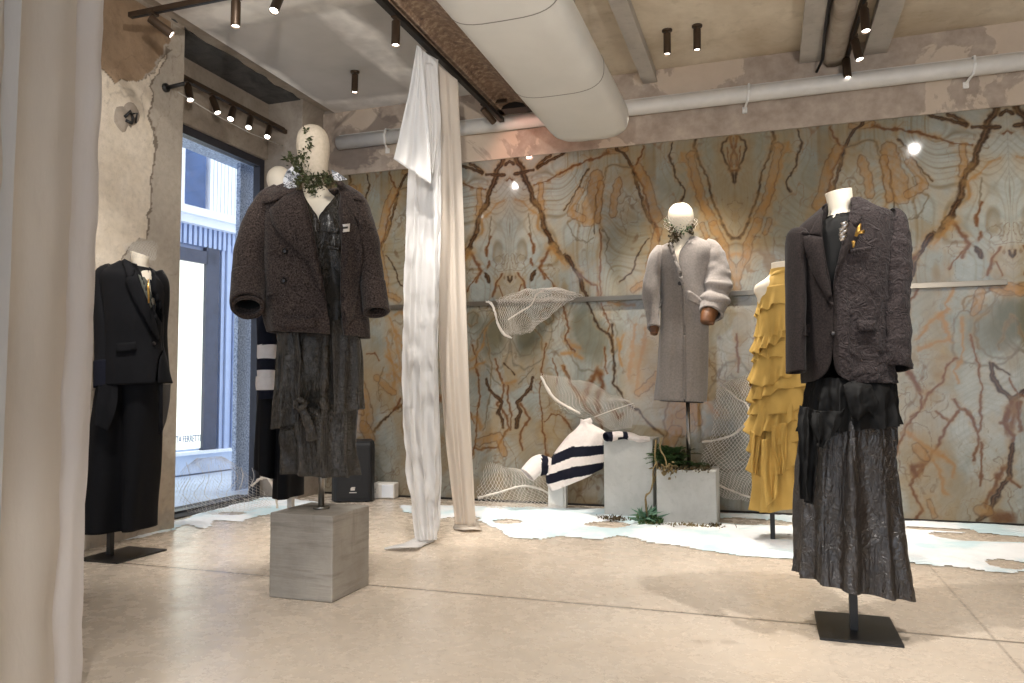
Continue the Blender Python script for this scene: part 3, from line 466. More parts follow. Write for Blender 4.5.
# granite column and head of our own shop front, outside the glass
gx = WXW-.55; g0 = on_x(237, 400, gx).y; g1 = on_x(258, 400, gx).y
gc = empty('granite_pier', (gx, (g0+g1)/2, 0)); tag(gc, 'speckled blue granite pier and head just outside the shop window', 'pier')
MB().box(-.06, 0, -(g1-g0)/2, (g1-g0)/2+.2, 0, 3.9).build('pier_shaft', M['granite'], gc, bevel=.01)
MB().box(-.2, .2, -2.6, (g1-g0)/2+.2, on_x(215, 152, gx).z, 3.9).build('pier_head', M['granite'], gc)
sp_ = MB().box(-16, -5.0, -6, 22, -.17, -.02); tag(sp_.build('street', M['pavement']), 'pale stone street pavement outside the shop window', 'pavement', kind='structure')
th = MB().box(-5.16, WXW+.12, PE, 6.56, 0, .012); tag(th.build('trim_1', M['conc_dark']), kind='structure')
# ------------------------------------------------------------------ services under the ceiling
pp = empty('wall_pipe', (0, WY-.09, 3.64)); tag(pp, 'long pale pipe running along the plastered lintel above the stone wall', 'pipe')
MB().tube([(-4.2, 0, 0), (-1.5, 0, 0), (1.5, 0, 0), (4.5, 0, 0)], .07, 20).build('pipe', M['pipe_white'], pp, True)
MB().box(-4.2, 4.5, .0, .08, .035, .085).build('cable_tray', M['pipe_white'], pp, bevel=.006)
for px, py in ((387, 143), (748, 100), (972, 75)):
    x = on_y(px, py, WY-.09).x
    MB().tube([(x-.03, .07, -.11), (x-.02, .02, -.09), (x, -.05, -.068), (x+.008, -.084, 0), (x+.012, -.05, .068), (x+.015, .03, .09)], .011, 8).box(x-.05, x-.01, .06, .08, -.14, -.09).build('pipe_bracket', M['white_paint'], pp)
# oval duct
def duct():
    d = empty('air_duct', (-1.37, 3.0, 3.305)); tag(d, 'wide rounded white air duct hanging under the ceiling above the gallery', 'duct')
    hw, hh = .335, .16; n = 40; sec = []
    for k in range(n):
        a = 2*PI*k/n; c, s = math.cos(a), math.sin(a); sec.append((hw*math.copysign(abs(c)**.55, c), hh*math.copysign(abs(s)**.75, s)))
    ys = [-5.5, -3, -1, 0, 1, 2, 3.02, 3.12, 3.19, 3.22]; sc = [1]*7+[.985, .93, .84]; v = []; f = []
    for y, q in zip(ys, sc): v += [(x*q if q == 1 else math.copysign(abs(x)-(1-q)*.3, x), y, z*q) for x, z in sec]
    for i in range(len(ys)-1):
        for k in range(n): f.append((i*n+k, (i+1)*n+k, (i+1)*n+(k+1) % n, i*n+(k+1) % n))
    f.append(tuple((len(ys)-1)*n+k for k in range(n)))
    mk('duct_shell', v, f, M['duct'], d)
    for y in (on_z(460, 22, 3.18).y-3., on_z(532, 94, 3.18).y-3.):
        v = []; f = []
        for j, (yy, q) in enumerate(((-.006, 1.002), (-.003, 1.008), (.003, 1.008), (.006, 1.002))): v += [(x*q, y+yy, z*q) for x, z in sec]
        for i in range(3):
            for k in range(n): f.append((i*n+k, (i+1)*n+k, (i+1)*n+(k+1) % n, i*n+(k+1) % n))
        mk('duct_seam', v, f, M['seam'], d)
    for y in (-2, 1.6):
        for x in (-.25, .25): MB().tube([(x, y, .1), (x, y, .67)], .008, 6).build('hanger_rod', M['steel'], d)
duct()
# rusted channel beam with a lighting rail beside it
rb = empty('rusted_beam', (-2.14, 3, 3.62)); tag(rb, 'rusted steel channel beam running under the ceiling beside the white duct', 'beam')
v = []; f = []; prof = [(-.17, .38), (-.17, .02), (-.15, 0), (-.12, 0), (-.1, .03), (-.04, .055), (.03, .055), (.1, .03), (.12, 0), (.16, 0), (.17, .02), (.17, .38)]
for y in (-6, 3.58): v += [(x, y, z) for x, z in prof]
n = len(prof); f = [(i, i+1, n+i+1, n+i) for i in range(n-1)]+[tuple(range(n, 2*n))]
mk('channel', v, f, M['rust'], rb, False); MB().box(-.17, .17, 3.45, 3.6, 0.0, .37).build('end_plate', M['dark_metal'], rb)
lr = empty('lighting_rail', (-2.345, 3, 3.60)); tag(lr, 'dark lighting rail under the rusted beam carrying the white drapes', 'rail')
MB().box(-.022, .022, -6, 3.72, 0, .04).build('track', M['dark_metal'], lr); MB().box(.04, .07, -6, 3.62, .02, .06).build('conduit', M['rust'], lr)
for y in (-2, .4, 1.8, 3.2): MB().box(-.012, .03, y-.02, y+.02, .04, .40).build('hanger', M['dark_metal'], lr)
# beams in the right-hand ceiling
def beam(name, label, x0, x1, z0, m, y0=-3, y1=WY-.02, web=None):
    o = empty(name, ((x0+x1)/2, (y0+y1)/2, z0)); tag(o, label, 'beam'); w = (x1-x0)/2; h = (y1-y0)/2
    MB().box(-w, w, -h, h, 0, .02).build('flange', m, o); MB().box(-w*.82, w*.82, -h, h, .02, CZ-z0).build('web', web or m, o); return o
beam('grey_beam', 'slim grey painted beam in the ceiling just right of the white duct', -1.04, -.91, 3.88, M['steel_beam'])
beam('grey_beam', 'grey painted beam left of the rough concrete rib at the top right', .31, .48, 3.88, M['steel_beam'])
beam('grey_beam', 'wide grey painted beam right of the rough concrete rib at the top right', .82, 1.0, 3.88, M['steel_beam'])
cr_ = empty('concrete_rib', (.585, 2, 3.80)); tag(cr_, 'rough concrete rib between two grey beams at the top right of the ceiling', 'rib')
v = []; f = []; ny = 60; pr = [(-.085, .185), (-.085, .05), (-.05, .01), (0, 0), (.05, .01), (.085, .05), (.085, .185)]
for i in range(ny):
    y = -5+9.9*i/(ny-1)
    for (x, z) in pr: q = noise.noise((x*9, y*4, z*9))*.018; v.append((x+q, y, z+q*.6))
n = len(pr)
for i in range(ny-1):
    for k in range(n-1): f.append((i*n+k, i*n+k+1, (i+1)*n+k+1, (i+1)*n+k))
mk('rib_body', v, f+[tuple(range((ny-1)*n, ny*n))], M['conc_wall'], cr_)
MB().tube([(-.11, 1, .06), (-.112, 3, .07), (-.11, 4.3, .06), (-.10, 4.75, .02), (-.14, 4.88, -.03)], .012, 8).build('cable', M['black_metal'], cr_, True)
# tracks and spotlights
def track(label, p0, p1, w=.02, h=.035, rods=()):
    p0, p1 = Vector(p0), Vector(p1); o = empty('light_track', (p0+p1)/2); tag(o, label, 'track'); d = (p1-p0); L = d.length/2; o.rotation_euler = (0, 0, math.atan2(d.y, d.x))
    MB().box(-L, L, -w, w, -h/2, h/2).build('rail', M['bronze'], o, bevel=.003); MB().box(-L*.98, L*.98, -w*.4, w*.4, -h/2-.003, -h/2+.001).build('slot', M['black_metal'], o)
    for r in rods: MB().tube([(r*L, 0, h/2), (r*L, 0, CZ-o.location.z)], .006, 6).build('rod', M['dark_metal'], o)
    return o
a_ = on_z(130, 17, 3.6)
track('dark track floating below the ceiling at the upper left corner', (a_.x, a_.y, 3.61), (a_.x+3.0, a_.y, 3.61), rods=(-.55, .6))
b0 = on_x(179.5, 76, -4.6); b1 = on_x(283.5, 132, -4.6)
wt = track('bronze track of five spotlights across the top of the shop window', (-4.6, b0.y-.5, 3.70), (-4.6, b1.y, 3.70)); MB().box(-1.0, 1.16, .02, .05, -.01, .03).build('wall_batten', M['bronze'], wt)
c0 = on_z(866, 0, 3.87); c1 = on_z(845, 62, 3.87); track('short track under the concrete rib at the top right', (c0.x+.02, c0.y-1.5, 3.87), (c1.x, c1.y, 3.87), rods=(-.6, .8))
NSP = [0]
def spot_lamp(top, aim, label, power, angle=.7, blend=.6, L=.15, r=.03, stem=.045, col=(1, .92, .82), group=None, plate=False, size=.03):
    top = Vector(top); o = empty('spotlight', top); tag(o, label, 'spotlight', group)
    d = (Vector(aim)-(top-Vector((0, 0, stem)))).normalized(); j = Vector((0, 0, -stem)); b0 = j-d*L*.12; b1 = j+d*L
    MB().tube([(0, 0, 0), (0, 0, -stem-.01)], .009, 8).box(-.02, .02, -.035, .035, -.008, .012).build('mount', M['bronze'], o)
    if plate: MB().tube([(0, 0, -.012), (0, 0, .0)], .042, 18).build('ceiling_plate', M['bronze'], o, True)
    e = b1-d*.012
    b = MB().tube([b0, b0+d*.004, b1], [r*.94, r, r], 20, cap=False).tube([b0, b0+d*.001], [r*.94, r*.94], 20).tube([b1, e], [r*.86, r*.86], 20, cap=False); lbd = bpy.data.objects[b.build('lamp_body', M['bronze'], o, True).name]
    MB().tube([e, e+d*.002], [r*.84, r*.84], 20).build('lens', M['lens'], lbd)
    if power:
        l = bpy.data.lights.new('spot_beam', 'SPOT'); l.energy = power; l.spot_size = angle; l.spot_blend = blend; l.color = col; l.shadow_soft_size = size
        lo = bpy.data.objects.new('spot_beam', l); COL.objects.link(lo); lo.parent = o; lo.location = b1+d*.01; lo.rotation_euler = d.to_track_quat('-Z', 'Y').to_euler()
    return o
# ------------------------------------------------------------------ dressed figures: tool kit
class Fig:
    def __init__(s, name, base, label, cat, group=None):
        s.base = Vector(base); s.root = empty(name, s.base, YAW); tag(s.root, label, cat, group)
        s.inv = Matrix.Rotation(-YAW, 3, 'Z'); s.o = s.inv @ (CAM-s.base); s.dist = -s.o.y; s.pp = None
    def d(s, px, py): return s.inv @ ray(px, py)
    def P(s, px, py, yo=0.): d = s.d(px, py); return s.o+d*((yo-s.o.y)/d.y)
    def px(s): return s.dist/FPX          # metres per pixel
    def loft(s, name, rows, m, sub=6, n=72, p=2.3, gap=None, fold=None, disp=None, thick=.008, parent=None, cap=False, matf=None, build=True):
        """rows: (xl, yl, xr, yr, depth, yc[, gl, gr]) silhouettes in photograph pixels; gap leaves the front open"""
        R = sm_interp(rows, sub); v = []; nn = n
        for i, q in enumerate(R):
            xl, yl, xr, yr, dp, yc = q[:6]; A = s.P(xl, yl, yc); B = s.P(xr, yr, yc); cx = (A.x+B.x)/2; hw = max((B.x-A.x)/2, .002); e = 2./p
            if gap:
                ga = s.P(q[6], yl, yc-dp*.9).x; gb = s.P(q[7], yr, yc-dp*.9).x
                f = lambda g: math.acos(max(-1, min(1, math.copysign(min(1, abs((g-cx)/hw))**(p/2.), g-cx))))
                a0 = 2*PI-f(gb)-2*PI; a1 = 2*PI-f(ga)  # from right gap edge (negative angle) round the back to left gap edge
                if a1-a0 > 2*PI: a1 = a0+2*PI
                an = [a0+(a1-a0)*k/(nn-1) for k in range(nn)]
            else: an = [2*PI*k/nn for k in range(nn)]
            for a in an:
                c, si = math.cos(a), math.sin(a); x = math.copysign(abs(c)**e, c); y = math.copysign(abs(si)**e, si); rr = 1.
                t = (x+1)/2; z = A.z*(1-t)+B.z*t; pnt = Vector((cx+hw*x, yc+dp*y, z))
                if fold:
                    k = fold(a, i/(len(R)-1), pnt)
                    dirv = Vector((x/hw, y/dp, 0)).normalized(); pnt += dirv*k
                v.append(pnt)
        f = []; L = len(R)
        for i in range(L-1):
            for k in range(nn-(1 if gap else 0)): f.append((i*nn+k, i*nn+(k+1) % nn, (i+1)*nn+(k+1) % nn, (i+1)*nn+k))
        if cap: f.append(tuple(range(nn))); f.append(tuple((L-1)*nn+k for k in range(nn-1, -1, -1)))
        return s.fin(name, v, f, m, disp, thick, parent, matf, build)
    def fin(s, name, v, f, m, disp=None, thick=.008, parent=None, matf=None, build=True):
        if disp:
            bm = bmesh.new(); bv = [bm.verts.new(p) for p in v]
            for q in f:
                try: bm.faces.new([bv[i] for i in q])
                except ValueError: pass
            bm.normal_update(); v = [b.co+b.normal*disp(b.co) for b in bv]; bm.free()
        mats = None
        if matf:
            mats = [matf(sum((Vector(v[i]) for i in q), Vector())/len(q)) for q in f]
        o = None
        if build:
            o = mk(name, v, f, m, parent or s.root, True, mats)
            bm = bmesh.new(); bm.from_mesh(o.data); bmesh.ops.recalc_face_normals(bm, faces=bm.faces); bm.to_mesh(o.data); bm.free()
            if thick: q = o.modifiers.new('thickness', 'SOLIDIFY'); q.thickness = thick; q.offset = -1
        return dict(o=o, bvh=BVHTree.FromPolygons([tuple(p) for p in v], [tuple(q) for q in f]), v=v, f=f)
    def tube(s, name, pts, m, sub=6, n=28, disp=None, thick=.008, parent=None, matf=None, capend=False, capstart=False):
        """pts: (px, py, yo, half width px, half depth m)"""
        R = sm_interp(pts, sub); C3 = [s.P(q[0], q[1], q[2]) for q in R]; v = []; f = []
        for i, q in enumerate(R):
            t = (C3[min(i+1, len(R)-1)]-C3[max(i-1, 0)]).normalized(); Y = Vector((0, 1, 0)); b = (Y-t*Y.dot(t)).normalized(); u = b.cross(t)
            for k in range(n):
                a = 2*PI*k/n; v.append(C3[i]+u*math.cos(a)*q[3]*s.px()+b*math.sin(a)*q[4])
        for i in range(len(R)-1):
            for k in range(n): f.append((i*n+k, i*n+(k+1) % n, (i+1)*n+(k+1) % n, (i+1)*n+k))
        if capstart: f.append(tuple(range(n)))
        if capend: f.append(tuple((len(R)-1)*n+k for k in range(n-1, -1, -1)))
        return s.fin(name, v, f, m, disp, thick, parent, matf)
    def patch(s, name, poly, targets, m, off=.006, thick=.006, parent=None, step=3., puff=0., disp=None):
        """a cloth piece outlined in photograph pixels and laid on the garments it covers"""
        a = [float(x) for x in poly.split()]; pg = [(a[i], a[i+1]) for i in range(0, len(a), 2)]; b = []
        for (x0, y0), (x1, y1) in zip(pg, pg[1:]+pg[:1]):
            k = max(1, int(math.hypot(x1-x0, y1-y0)/step)); b += [(x0+(x1-x0)*i/k, y0+(y1-y0)*i/k) for i in range(k)]
        def ins(x, y):
            r = False
            for (xa, ya), (xb, yb) in zip(pg, pg[1:]+pg[:1]):
                if (ya > y) != (yb > y) and x < (xb-xa)*(y-ya)/(yb-ya)+xa: r = not r
            return r
        pts = list(b); xs = [p[0] for p in pg]; ys = [p[1] for p in pg]; y = min(ys)+step*.5
        def edge(x, y): return min(math.hypot(x-q[0], y-q[1]) for q in b)
        while y < max(ys):
            x = min(xs)+step*.5
            while x < max(xs):
                if ins(x, y) and edge(x, y) > step*.6: pts.append((x, y))
                x += step
            y += step
        nb = len(b); r = delaunay_2d_cdt([Vector(p) for p in pts], [(i, (i+1) % nb) for i in range(nb)], [list(range(nb))], 1, 1e-4)
        V2, F2 = r[0], r[2]; dep = []
        for p in V2:
            d = s.d(p.x, p.y); d = d.normalized(); best = None
            for tg in targets:
                h = tg['bvh'].ray_cast(s.o, d)
                if h[0] is not None and (best is None or h[3] < best): best = h[3]
            dep.append(best)
        ok = [q for q in dep if q is not None]
        if not ok: ok = [s.dist]
        for i, q in enumerate(dep):
            if q is None:
                j = min((k for k in range(len(dep)) if dep[k] is not None), key=lambda k: (V2[k]-V2[i]).length, default=None)
                dep[i] = dep[j] if j is not None else ok[0]
        lo = sorted(ok)[len(ok)//2]; front = []; back = []
        for p, q in zip(V2, dep):
            d = s.d(p.x, p.y).normalized(); q = min(q, lo+.12); pu = puff*min(1, edge(p.x, p.y)/(step*2)) if puff else 0
            front.append(s.o+d*(q-off-thick-pu)); back.append(s.o+d*(q-off))
        n = len(front); f = [tuple(q) for q in F2]+[tuple(i+n for i in reversed(q)) for q in F2]
        ec = {}
        for q in F2:
            for i, j in zip(q, list(q[1:])+[q[0]]): ec[(i, j)] = 1
        f += [(j, i, i+n, j+n) for (i, j) in ec if (j, i) not in ec]
        return s.fin(name, front+back, f, m, disp, 0, parent or s.pp)
    def disc(s, name, px, py, r, targets, m, off=.008, th=.008, parent=None, holes=True):
        d = s.d(px, py).normalized(); best = None; nr = None
        for tg in targets:
            h = tg['bvh'].ray_cast(s.o, d)
            if h[0] is not None and (best is None or h[3] < best): best = h[3]; nr = h[1]
        if best is None: return None
        if nr.dot(d) > 0: nr = -nr
        c = s.o+d*best+nr*.004; b = MB().tube([c, c+nr*th], [r, r*.92], 16).tube([c+nr*th, c+nr*(th+.003)], [r*.92, r*.7], 16)
        return b.build(name, m, parent or s.pp or s.root, True)
def drape(amp, k, seed=0., grow=1.):
    def f(a, t, p): return amp*(t**grow)*(math.sin(k*a+seed+1.7*noise.noise((math.cos(a)*1.4, math.sin(a)*1.4, p.z*1.2+seed)))*.6+noise.noise((math.cos(a)*3.1, math.sin(a)*3.1, p.z*.9+seed))*.9)
    return f
def wrinkle(amp, sc, stretch=(1, 1, .5), seed=0.):
    def f(p):
        q = Vector((p.x*stretch[0]*sc+seed, p.y*stretch[1]*sc, p.z*stretch[2]*sc)); return amp*(noise.noise(q)+.5*noise.noise(q*2.1))
    return f
def crinkle(amp, sc, seed=0., stretch=.4):
    def f(p):
        q = Vector((p.x*sc+seed, p.y*sc, p.z*sc*stretch)); w = noise.noise_vector(q*.6)*.5; q = q+w
        return amp*(1-2*abs(noise.noise(q)))*.7+amp*.5*(1-2*abs(noise.noise(q*2.3)))
    return f
def leaf_mesh(pts_dirs, L, W, bend=.25):
    """pointed leaves with a fold along the middle; one mesh"""
    v = []; f = []
    for p, d in pts_dirs:
        d = Vector(d).normalized(); sd = d.cross(Vector((random.uniform(-1, 1), random.uniform(-1, 1), .8))).normalized(); up = sd.cross(d); l = L*random.uniform(.6, 1.2); w = W*random.uniform(.7, 1.2); k = len(v); p = Vector(p)
        v += [p, p+d*l*.45+sd*w-up*l*bend*.1, p+d*l*.5+up*w*.35, p+d*l*.45-sd*w-up*l*bend*.1, p+d*l-up*l*bend]
        f += [(k, k+1, k+2), (k, k+2, k+3), (k+1, k+4, k+2), (k+2, k+4, k+3)]
    return v, f
def rdir(up=0.): return Vector((random.gauss(0, 1), random.gauss(0, 1), random.gauss(0, 1)+up)).normalized()
def lace(name, rows, m, parent, fig, th=.0022, nx=30, nz=30, bulge=.0, nz_seed=0., yo=0., crump=.02):
    """a knotted net: diamond mesh of thin cords draped over a surface; rows: (xl, yl, xr, yr, depth offset)"""
    R = sm_interp(rows, max(2, nz//(len(rows)-1))); v = []; f = []; L = len(R)
    for i, q in enumerate(R):
        for k in range(nx+1):
            t = (k+(.5 if i % 2 else 0))/nx; px = q[0]+(q[2]-q[0])*t; py = q[1]+(q[3]-q[1])*t
            dy = yo+q[4]-bulge*math.sin(PI*min(1, t))+crump*noise.noise((px*.05+nz_seed, py*.05, 0))+crump*.5*noise.noise((px*.16+nz_seed, py*.16, 3))
            v.append(fig.P(px+2.2*noise.noise((px*.09, py*.09, nz_seed)), py+2.2*noise.noise((px*.09, py*.09, nz_seed+7)), dy))
    w = nx+1
    for i in range(0, L-2):
        for k in range(nx):
            a = i*w+k; o = 1 if i % 2 else 0
            l = (i+1)*w+k+(o-1); r = l+1; b = (i+2)*w+k
            if (l-(i+1)*w) < 0 or (r-(i+1)*w) > nx: continue
            f.append((a, l, b, r))
    o = mk(name, v, f, m, parent, False); q = o.modifiers.new('cords', 'WIREFRAME'); q.thickness = th; q.use_replace = True; q.use_even_offset = False; return o
def stand(fig, w, d, plate_local=(0, 0), pole_to=.5, m=None, r=.016, rot=0.):
    """square base plate aligned with the room and a square pole"""
    m = m or M['black_metal']; R = Matrix.Rotation(-YAW+rot, 3, 'Z'); cx, cy = plate_local
    b = MB(); pts = [R @ Vector((x, y, 0))+Vector((cx, cy, 0)) for x, y in ((-w/2, -d/2), (w/2, -d/2), (w/2, d/2), (-w/2, d/2))]
    b.add([(p.x, p.y, 0.001) for p in pts]+[(p.x, p.y, .011) for p in pts], [(3, 2, 1, 0), (4, 5, 6, 7), (0, 1, 5, 4), (1, 2, 6, 5), (2, 3, 7, 6), (3, 0, 4, 7)]); b.build('base_plate', m, fig.root)
    q = MB(); pts = [R @ Vector((x, y, 0)) for x, y in ((-r, -r), (r, -r), (r, r), (-r, r))]
    q.add([(p.x, p.y, .011) for p in pts]+[(p.x, p.y, pole_to) for p in pts], [(3, 2, 1, 0), (4, 5, 6, 7), (0, 1, 5, 4), (1, 2, 6, 5), (2, 3, 7, 6), (3, 0, 4, 7)]); q.build('pole', m, fig.root)
def sheet(fig, name, rows, m, nf=5, amp=.04, n=60, sub=10, disp=None, thick=.002, ph=0., parent=None, sharp=1.):
    """open cloth: rows (xl, yl, xr, yr, yc); folds run down the cloth"""
    R = sm_interp(rows, sub); v = []; f = []
    for i, q in enumerate(R):
        for k in range(n):
            s_ = k/(n-1); px = q[0]+(q[2]-q[0])*s_; py = q[1]+(q[3]-q[1])*s_; t = i/(len(R)-1)
            w = math.sin(2*PI*nf*s_+ph+1.3*noise.noise((s_*3, t*2.2, ph)))*.7+.7*noise.noise((s_*nf*1.7, t*1.8, ph+4))
            v.append(fig.P(px, py, q[4]+amp*w*(q[5] if len(q) > 5 else 1)))
    for i in range(len(R)-1):
        for k in range(n-1): f.append((i*n+k, i*n+k+1, (i+1)*n+k+1, (i+1)*n+k))
    return fig.fin(name, v, f, m, disp, thick, parent)
# ------------------------------------------------------------------ concrete plinths
def cube(name, label, x0, x1, y0, y1, h, m, group=None):
    o = empty(name, ((x0+x1)/2, (y0+y1)/2, 0)); tag(o, label, 'plinth', group); a = (x1-x0)/2; b = (y1-y0)/2
    MB().box(-a, a, -b, b, 0, h).build('block', m, o, bevel=.006); return o
CBX = (-2.515, -2.135, 3.465, 3.845, .44)
cube('concrete_plinth', 'dark board-marked concrete cube in the foreground carrying the figure in the oversized tweed coat', *CBX, M['conc_cube'])
cube('concrete_plinth', 'taller pale concrete block with a striped knit sleeve lying on top', -1.335, -.925, 6.40, 6.78, .655, M['conc_grey'])
PB = (-.865, -.405, 6.17, 6.57, .435)
pb = cube('concrete_plinth', 'shorter pale concrete block planted with ferns under the long grey coat', *PB, M['conc_grey'])
# ------------------------------------------------------------------ figure in the oversized tweed coat
F = Fig('dressed_mannequin', (-2.325, 3.655, .44), 'mannequin in an oversized brown tweed coat and crinkled dress on the dark concrete cube', 'mannequin')
body = F.loft('body', [(306,300,336,300,.06,.02),(300,250,340,250,.075,.02),(292,222,346,222,.09,.02),(288,210,349,210,.095,.02),(289,203,346,203,.088,.02),(299,196,334,196,.065,.02),(304,188,327,188,.05,.01),(305,180,326,180,.05,.0),(303,174,327,174,.058,-.01),(300,165,328,165,.078,-.015),(297.5,153,329,153,.092,-.01),(297,143,329,143,.095,-.005),(299,134,327,134,.085,0),(304,128,322,128,.055,.005),(309,125.5,317,125.5,.02,.01)], [M['cream'], M['head_linen']], sub=8, p=2.1, cap=True, thick=0, matf=lambda c: 1 if c.z > F.P(314, 183).z else 0)
# greenery climbing over the face
pd = []
for (x, y, n, sp) in ((306,131,9,2.),(308,140,9,2.5),(309,148,16,3.),(302,156,30,5),(294,163,34,5),(289,160,20,4),(300,170,44,6),(308,178,60,7),(318,182,40,6),(326,176,40,4),(330,182,30,4),(312,190,34,5),(300,182,36,5)):
    for _ in range(n):
        qx, qy = x+random.gauss(0, sp*.6), y+random.gauss(0, sp*.6); d = F.d(qx, qy).normalized(); h = body['bvh'].ray_cast(F.o, d)
        p = F.o+d*((h[3]-.012) if h[0] is not None else F.dist-.02); pd.append((p, rdir(.1)+Vector((0, -.5, 0))))
v, f = leaf_mesh(pd, .028, .008); gr = mk('face_greenery', v, f, M['green'], F.root, False); tag(gr, kind='stuff')
v, f = leaf_mesh([(p+Vector((0, .01, -.012)), rdir()) for p, d in pd[len(pd)//2:]], .024, .007); tag(mk('dried_moss', v, f, M['dry_green'], F.root, False), kind='stuff')
bod = F.loft('bodice', [(287,196,348,196,.108,.02,302,337),(284,205,351,205,.112,.02,307,331),(284,214,351,214,.115,.02,313,324),(286,222,351,222,.115,.02,318,319),(289,236,350,236,.11,.02,318.3,318.6)], M['coated'], gap=True, disp=crinkle(.006, 16, 1), thick=.004)
knot = F.P(300, 404, -.16)
def skirt_disp(p):
    d = p-knot; r = math.hypot(d.x, d.z); k = math.exp(-(r/.16)**2) if p.y < 0 else 0
    return .022*crinkle(1., 7, 2, .25)(p)+.02*k*math.cos(7*math.atan2(d.z, d.x)+4*r*6)+.03*math.exp(-(r/.05)**2)*(p.y < 0)
sk1 = F.loft('dress_skirt', [(291,234,349,234,.11,.02),(291,262,350,262,.115,.02),(286,300,354,300,.13,.02),(283,335,356,335,.14,.02),(281,380,355,380,.15,.02),(286,420,354,420,.155,.02),(288,450,354,452,.16,.02),(288,472,357,475,.165,.02)], M['coated'], sub=12, n=160, fold=drape(.042, 9, 1., .7), disp=skirt_disp, thick=.004)
osk = F.loft('overskirt_panel', [(277,322,360,322,.165,.02,298,333),(277,345,360,342,.168,.02,299,333),(276,370,361,362,.172,.02,301,334),(275,400,361,386,.178,.02,301,334),(275,429,361,409,.182,.02,300,334)], M['coated'], sub=12, n=150, gap=True, fold=drape(.032, 12, 4., .7), disp=crinkle(.02, 7, 5, .25), thick=.004)
F.patch('tie_belt', '311 244 321 243 344 247 344 251 321 249 311 249', [bod, sk1], M['coated'], .004, .006, step=2, disp=crinkle(.004, 30))
pts = []
for k in range(26): a = 2*PI*k/13; pts.append(F.P(300+3.6*math.cos(a)+1.2*math.cos(3*a), 404+4.5*math.sin(a), -.205+.02*math.sin(1.5*a)))
MB().tube(pts, .016, 10).build('knot', M['coated'], F.root, True)
F.tube('knot_tail', [(301,408,-.20,3.5,.015),(306,418,-.2,3.5,.012),(310,430,-.19,4,.01),(312,441,-.185,4.5,.008)], M['coated'], disp=crinkle(.006, 26), thick=0, capend=True, capstart=True)
coat = F.loft('coat_shell', [(290,185,342,185,.085,.02,300,337),(277,190,354,190,.115,.02,302,338),(266,199,362,198,.15,.02,304,340),(262.5,215,365,214,.175,.02,308,341),(262,240,365,240,.185,.02,314,341),(263,270,365,270,.19,.02,320,340),(263,300,366,302,.195,.02,326,340),(266,322,368,325,.2,.02,329,342),(269,332,368,337,.2,.02,330,344)], M['tweed'], sub=8, n=110, gap=True, fold=drape(.012, 6, 2.), disp=wrinkle(.006, 8), thick=.014)
F.loft('coat_hem', [(267.5,318,368,321,.206,.02,329.3,341.5),(269,327,369,331,.207,.02,330,343),(270,332.5,369,338,.204,.02,330.3,344)], M['tweed'], sub=4, n=90, gap=True, fold=drape(.008, 6, 2.), thick=.02)
sl = F.tube('left_sleeve', [(280,192,.03,9,.07),(270,203,.01,13.5,.085),(260,222,-.02,16,.095),(253,245,-.05,16.5,.1),(250,268,-.08,16,.098),(248.5,288,-.115,15.5,.094),(247.5,300,-.155,15.5,.09),(247.2,306,-.19,15,.088)], M['tweed'], disp=wrinkle(.008, 9, (1,1,1)), thick=.014)
F.tube('left_cuff', [(249.6,274,-.09,16.8,.103),(248.6,289,-.117,16.6,.1),(247.6,300,-.155,16.4,.096),(247.2,305,-.187,15.8,.092)], M['tweed'], thick=.016, parent=sl['o'])
c = [F.P(247.2+15*math.cos(2*PI*k/28), 306.5+9*math.sin(2*PI*k/28), -.19+.045*math.sin(2*PI*k/28)) for k in range(29)]
MB().tube(c, .011, 8).build('cuff_edge', M['tweed'], sl['o'], True)
F.tube('sleeve_lining', [(248.3,292,-.125,13,.075),(247.5,301,-.155,12.5,.07)], M['inner_black'], thick=0, capstart=True)
sr = F.tube('right_sleeve', [(345,192,.04,8,.07),(356,204,.03,11,.085),(363,225,.02,12,.09),(368,252,0,12.5,.09),(372,280,-.02,12,.085),(375,300,-.04,12,.08),(376,311,-.055,12.5,.08)], M['tweed'], disp=wrinkle(.008, 9, (1,1,1)), thick=.014)
F.tube('right_cuff', [(372.5,283,-.022,12.8,.09),(375,300,-.04,12.8,.086),(376.5,312.5,-.058,13.2,.085)], M['tweed'], thick=.016, parent=sr['o'])
F.tube('sleeve_lining', [(374.5,300,-.04,10,.065),(375.8,308,-.05,10,.065)], M['inner_black'], thick=0, capstart=True)
T = [coat, sl, sr]; F.pp = coat['o']
F.patch('scarf', '283 179 286.5 171 292 166 300 166.5 302 178 300 187 289 188.5 283 186', T+[body], M['silk'], .03, .012, step=2.2, puff=.012)
F.patch('scarf', '331 169.5 337 172 347.5 179.5 340 181 334 180', T+[body], M['silk'], .02, .01, step=2.2)
F.patch('coat_collar', '261 202 263 195 269 188.5 283 183 289 188 299 187.5 301 192 297 190.5 285 196 272 202 262 204', T, M['tweed'], .022, .014, step=2.6, puff=.008)
F.patch('coat_collar', '334 182 341 180.5 349 188 357 196 366 200.5 359 200 353 198.5 359 211 365 224 362 228 355 217 347 204 340 194', T, M['tweed'], .022, .014, step=2.6, puff=.006)
F.patch('lapel', '269 209.5 284 195.5 296 190.5 303 192 305 207 310 228 318 247 326 276 331 303 331 318 327 306 318 284 308 262 296 249 282 237 272 224', T, M['tweed'], .026, .016, step=3, puff=.014)
F.patch('lapel', '340 194 346 199 354 216 361 238 363 254 358 290 354 318 346 328 343 326 340.5 292 341 244 338 212', T, M['tweed'], .014, .012, step=3, puff=.01)
F.patch('woven_label', '340.5 224.5 350 223.5 349.5 231.5 341 232.5', T, M['label_white'], .05, .003, step=2); F.patch('label_print', '342.5 227 348 226.4 348 228.4 342.6 229', T, M['label_ink'], .055, .001, step=2)
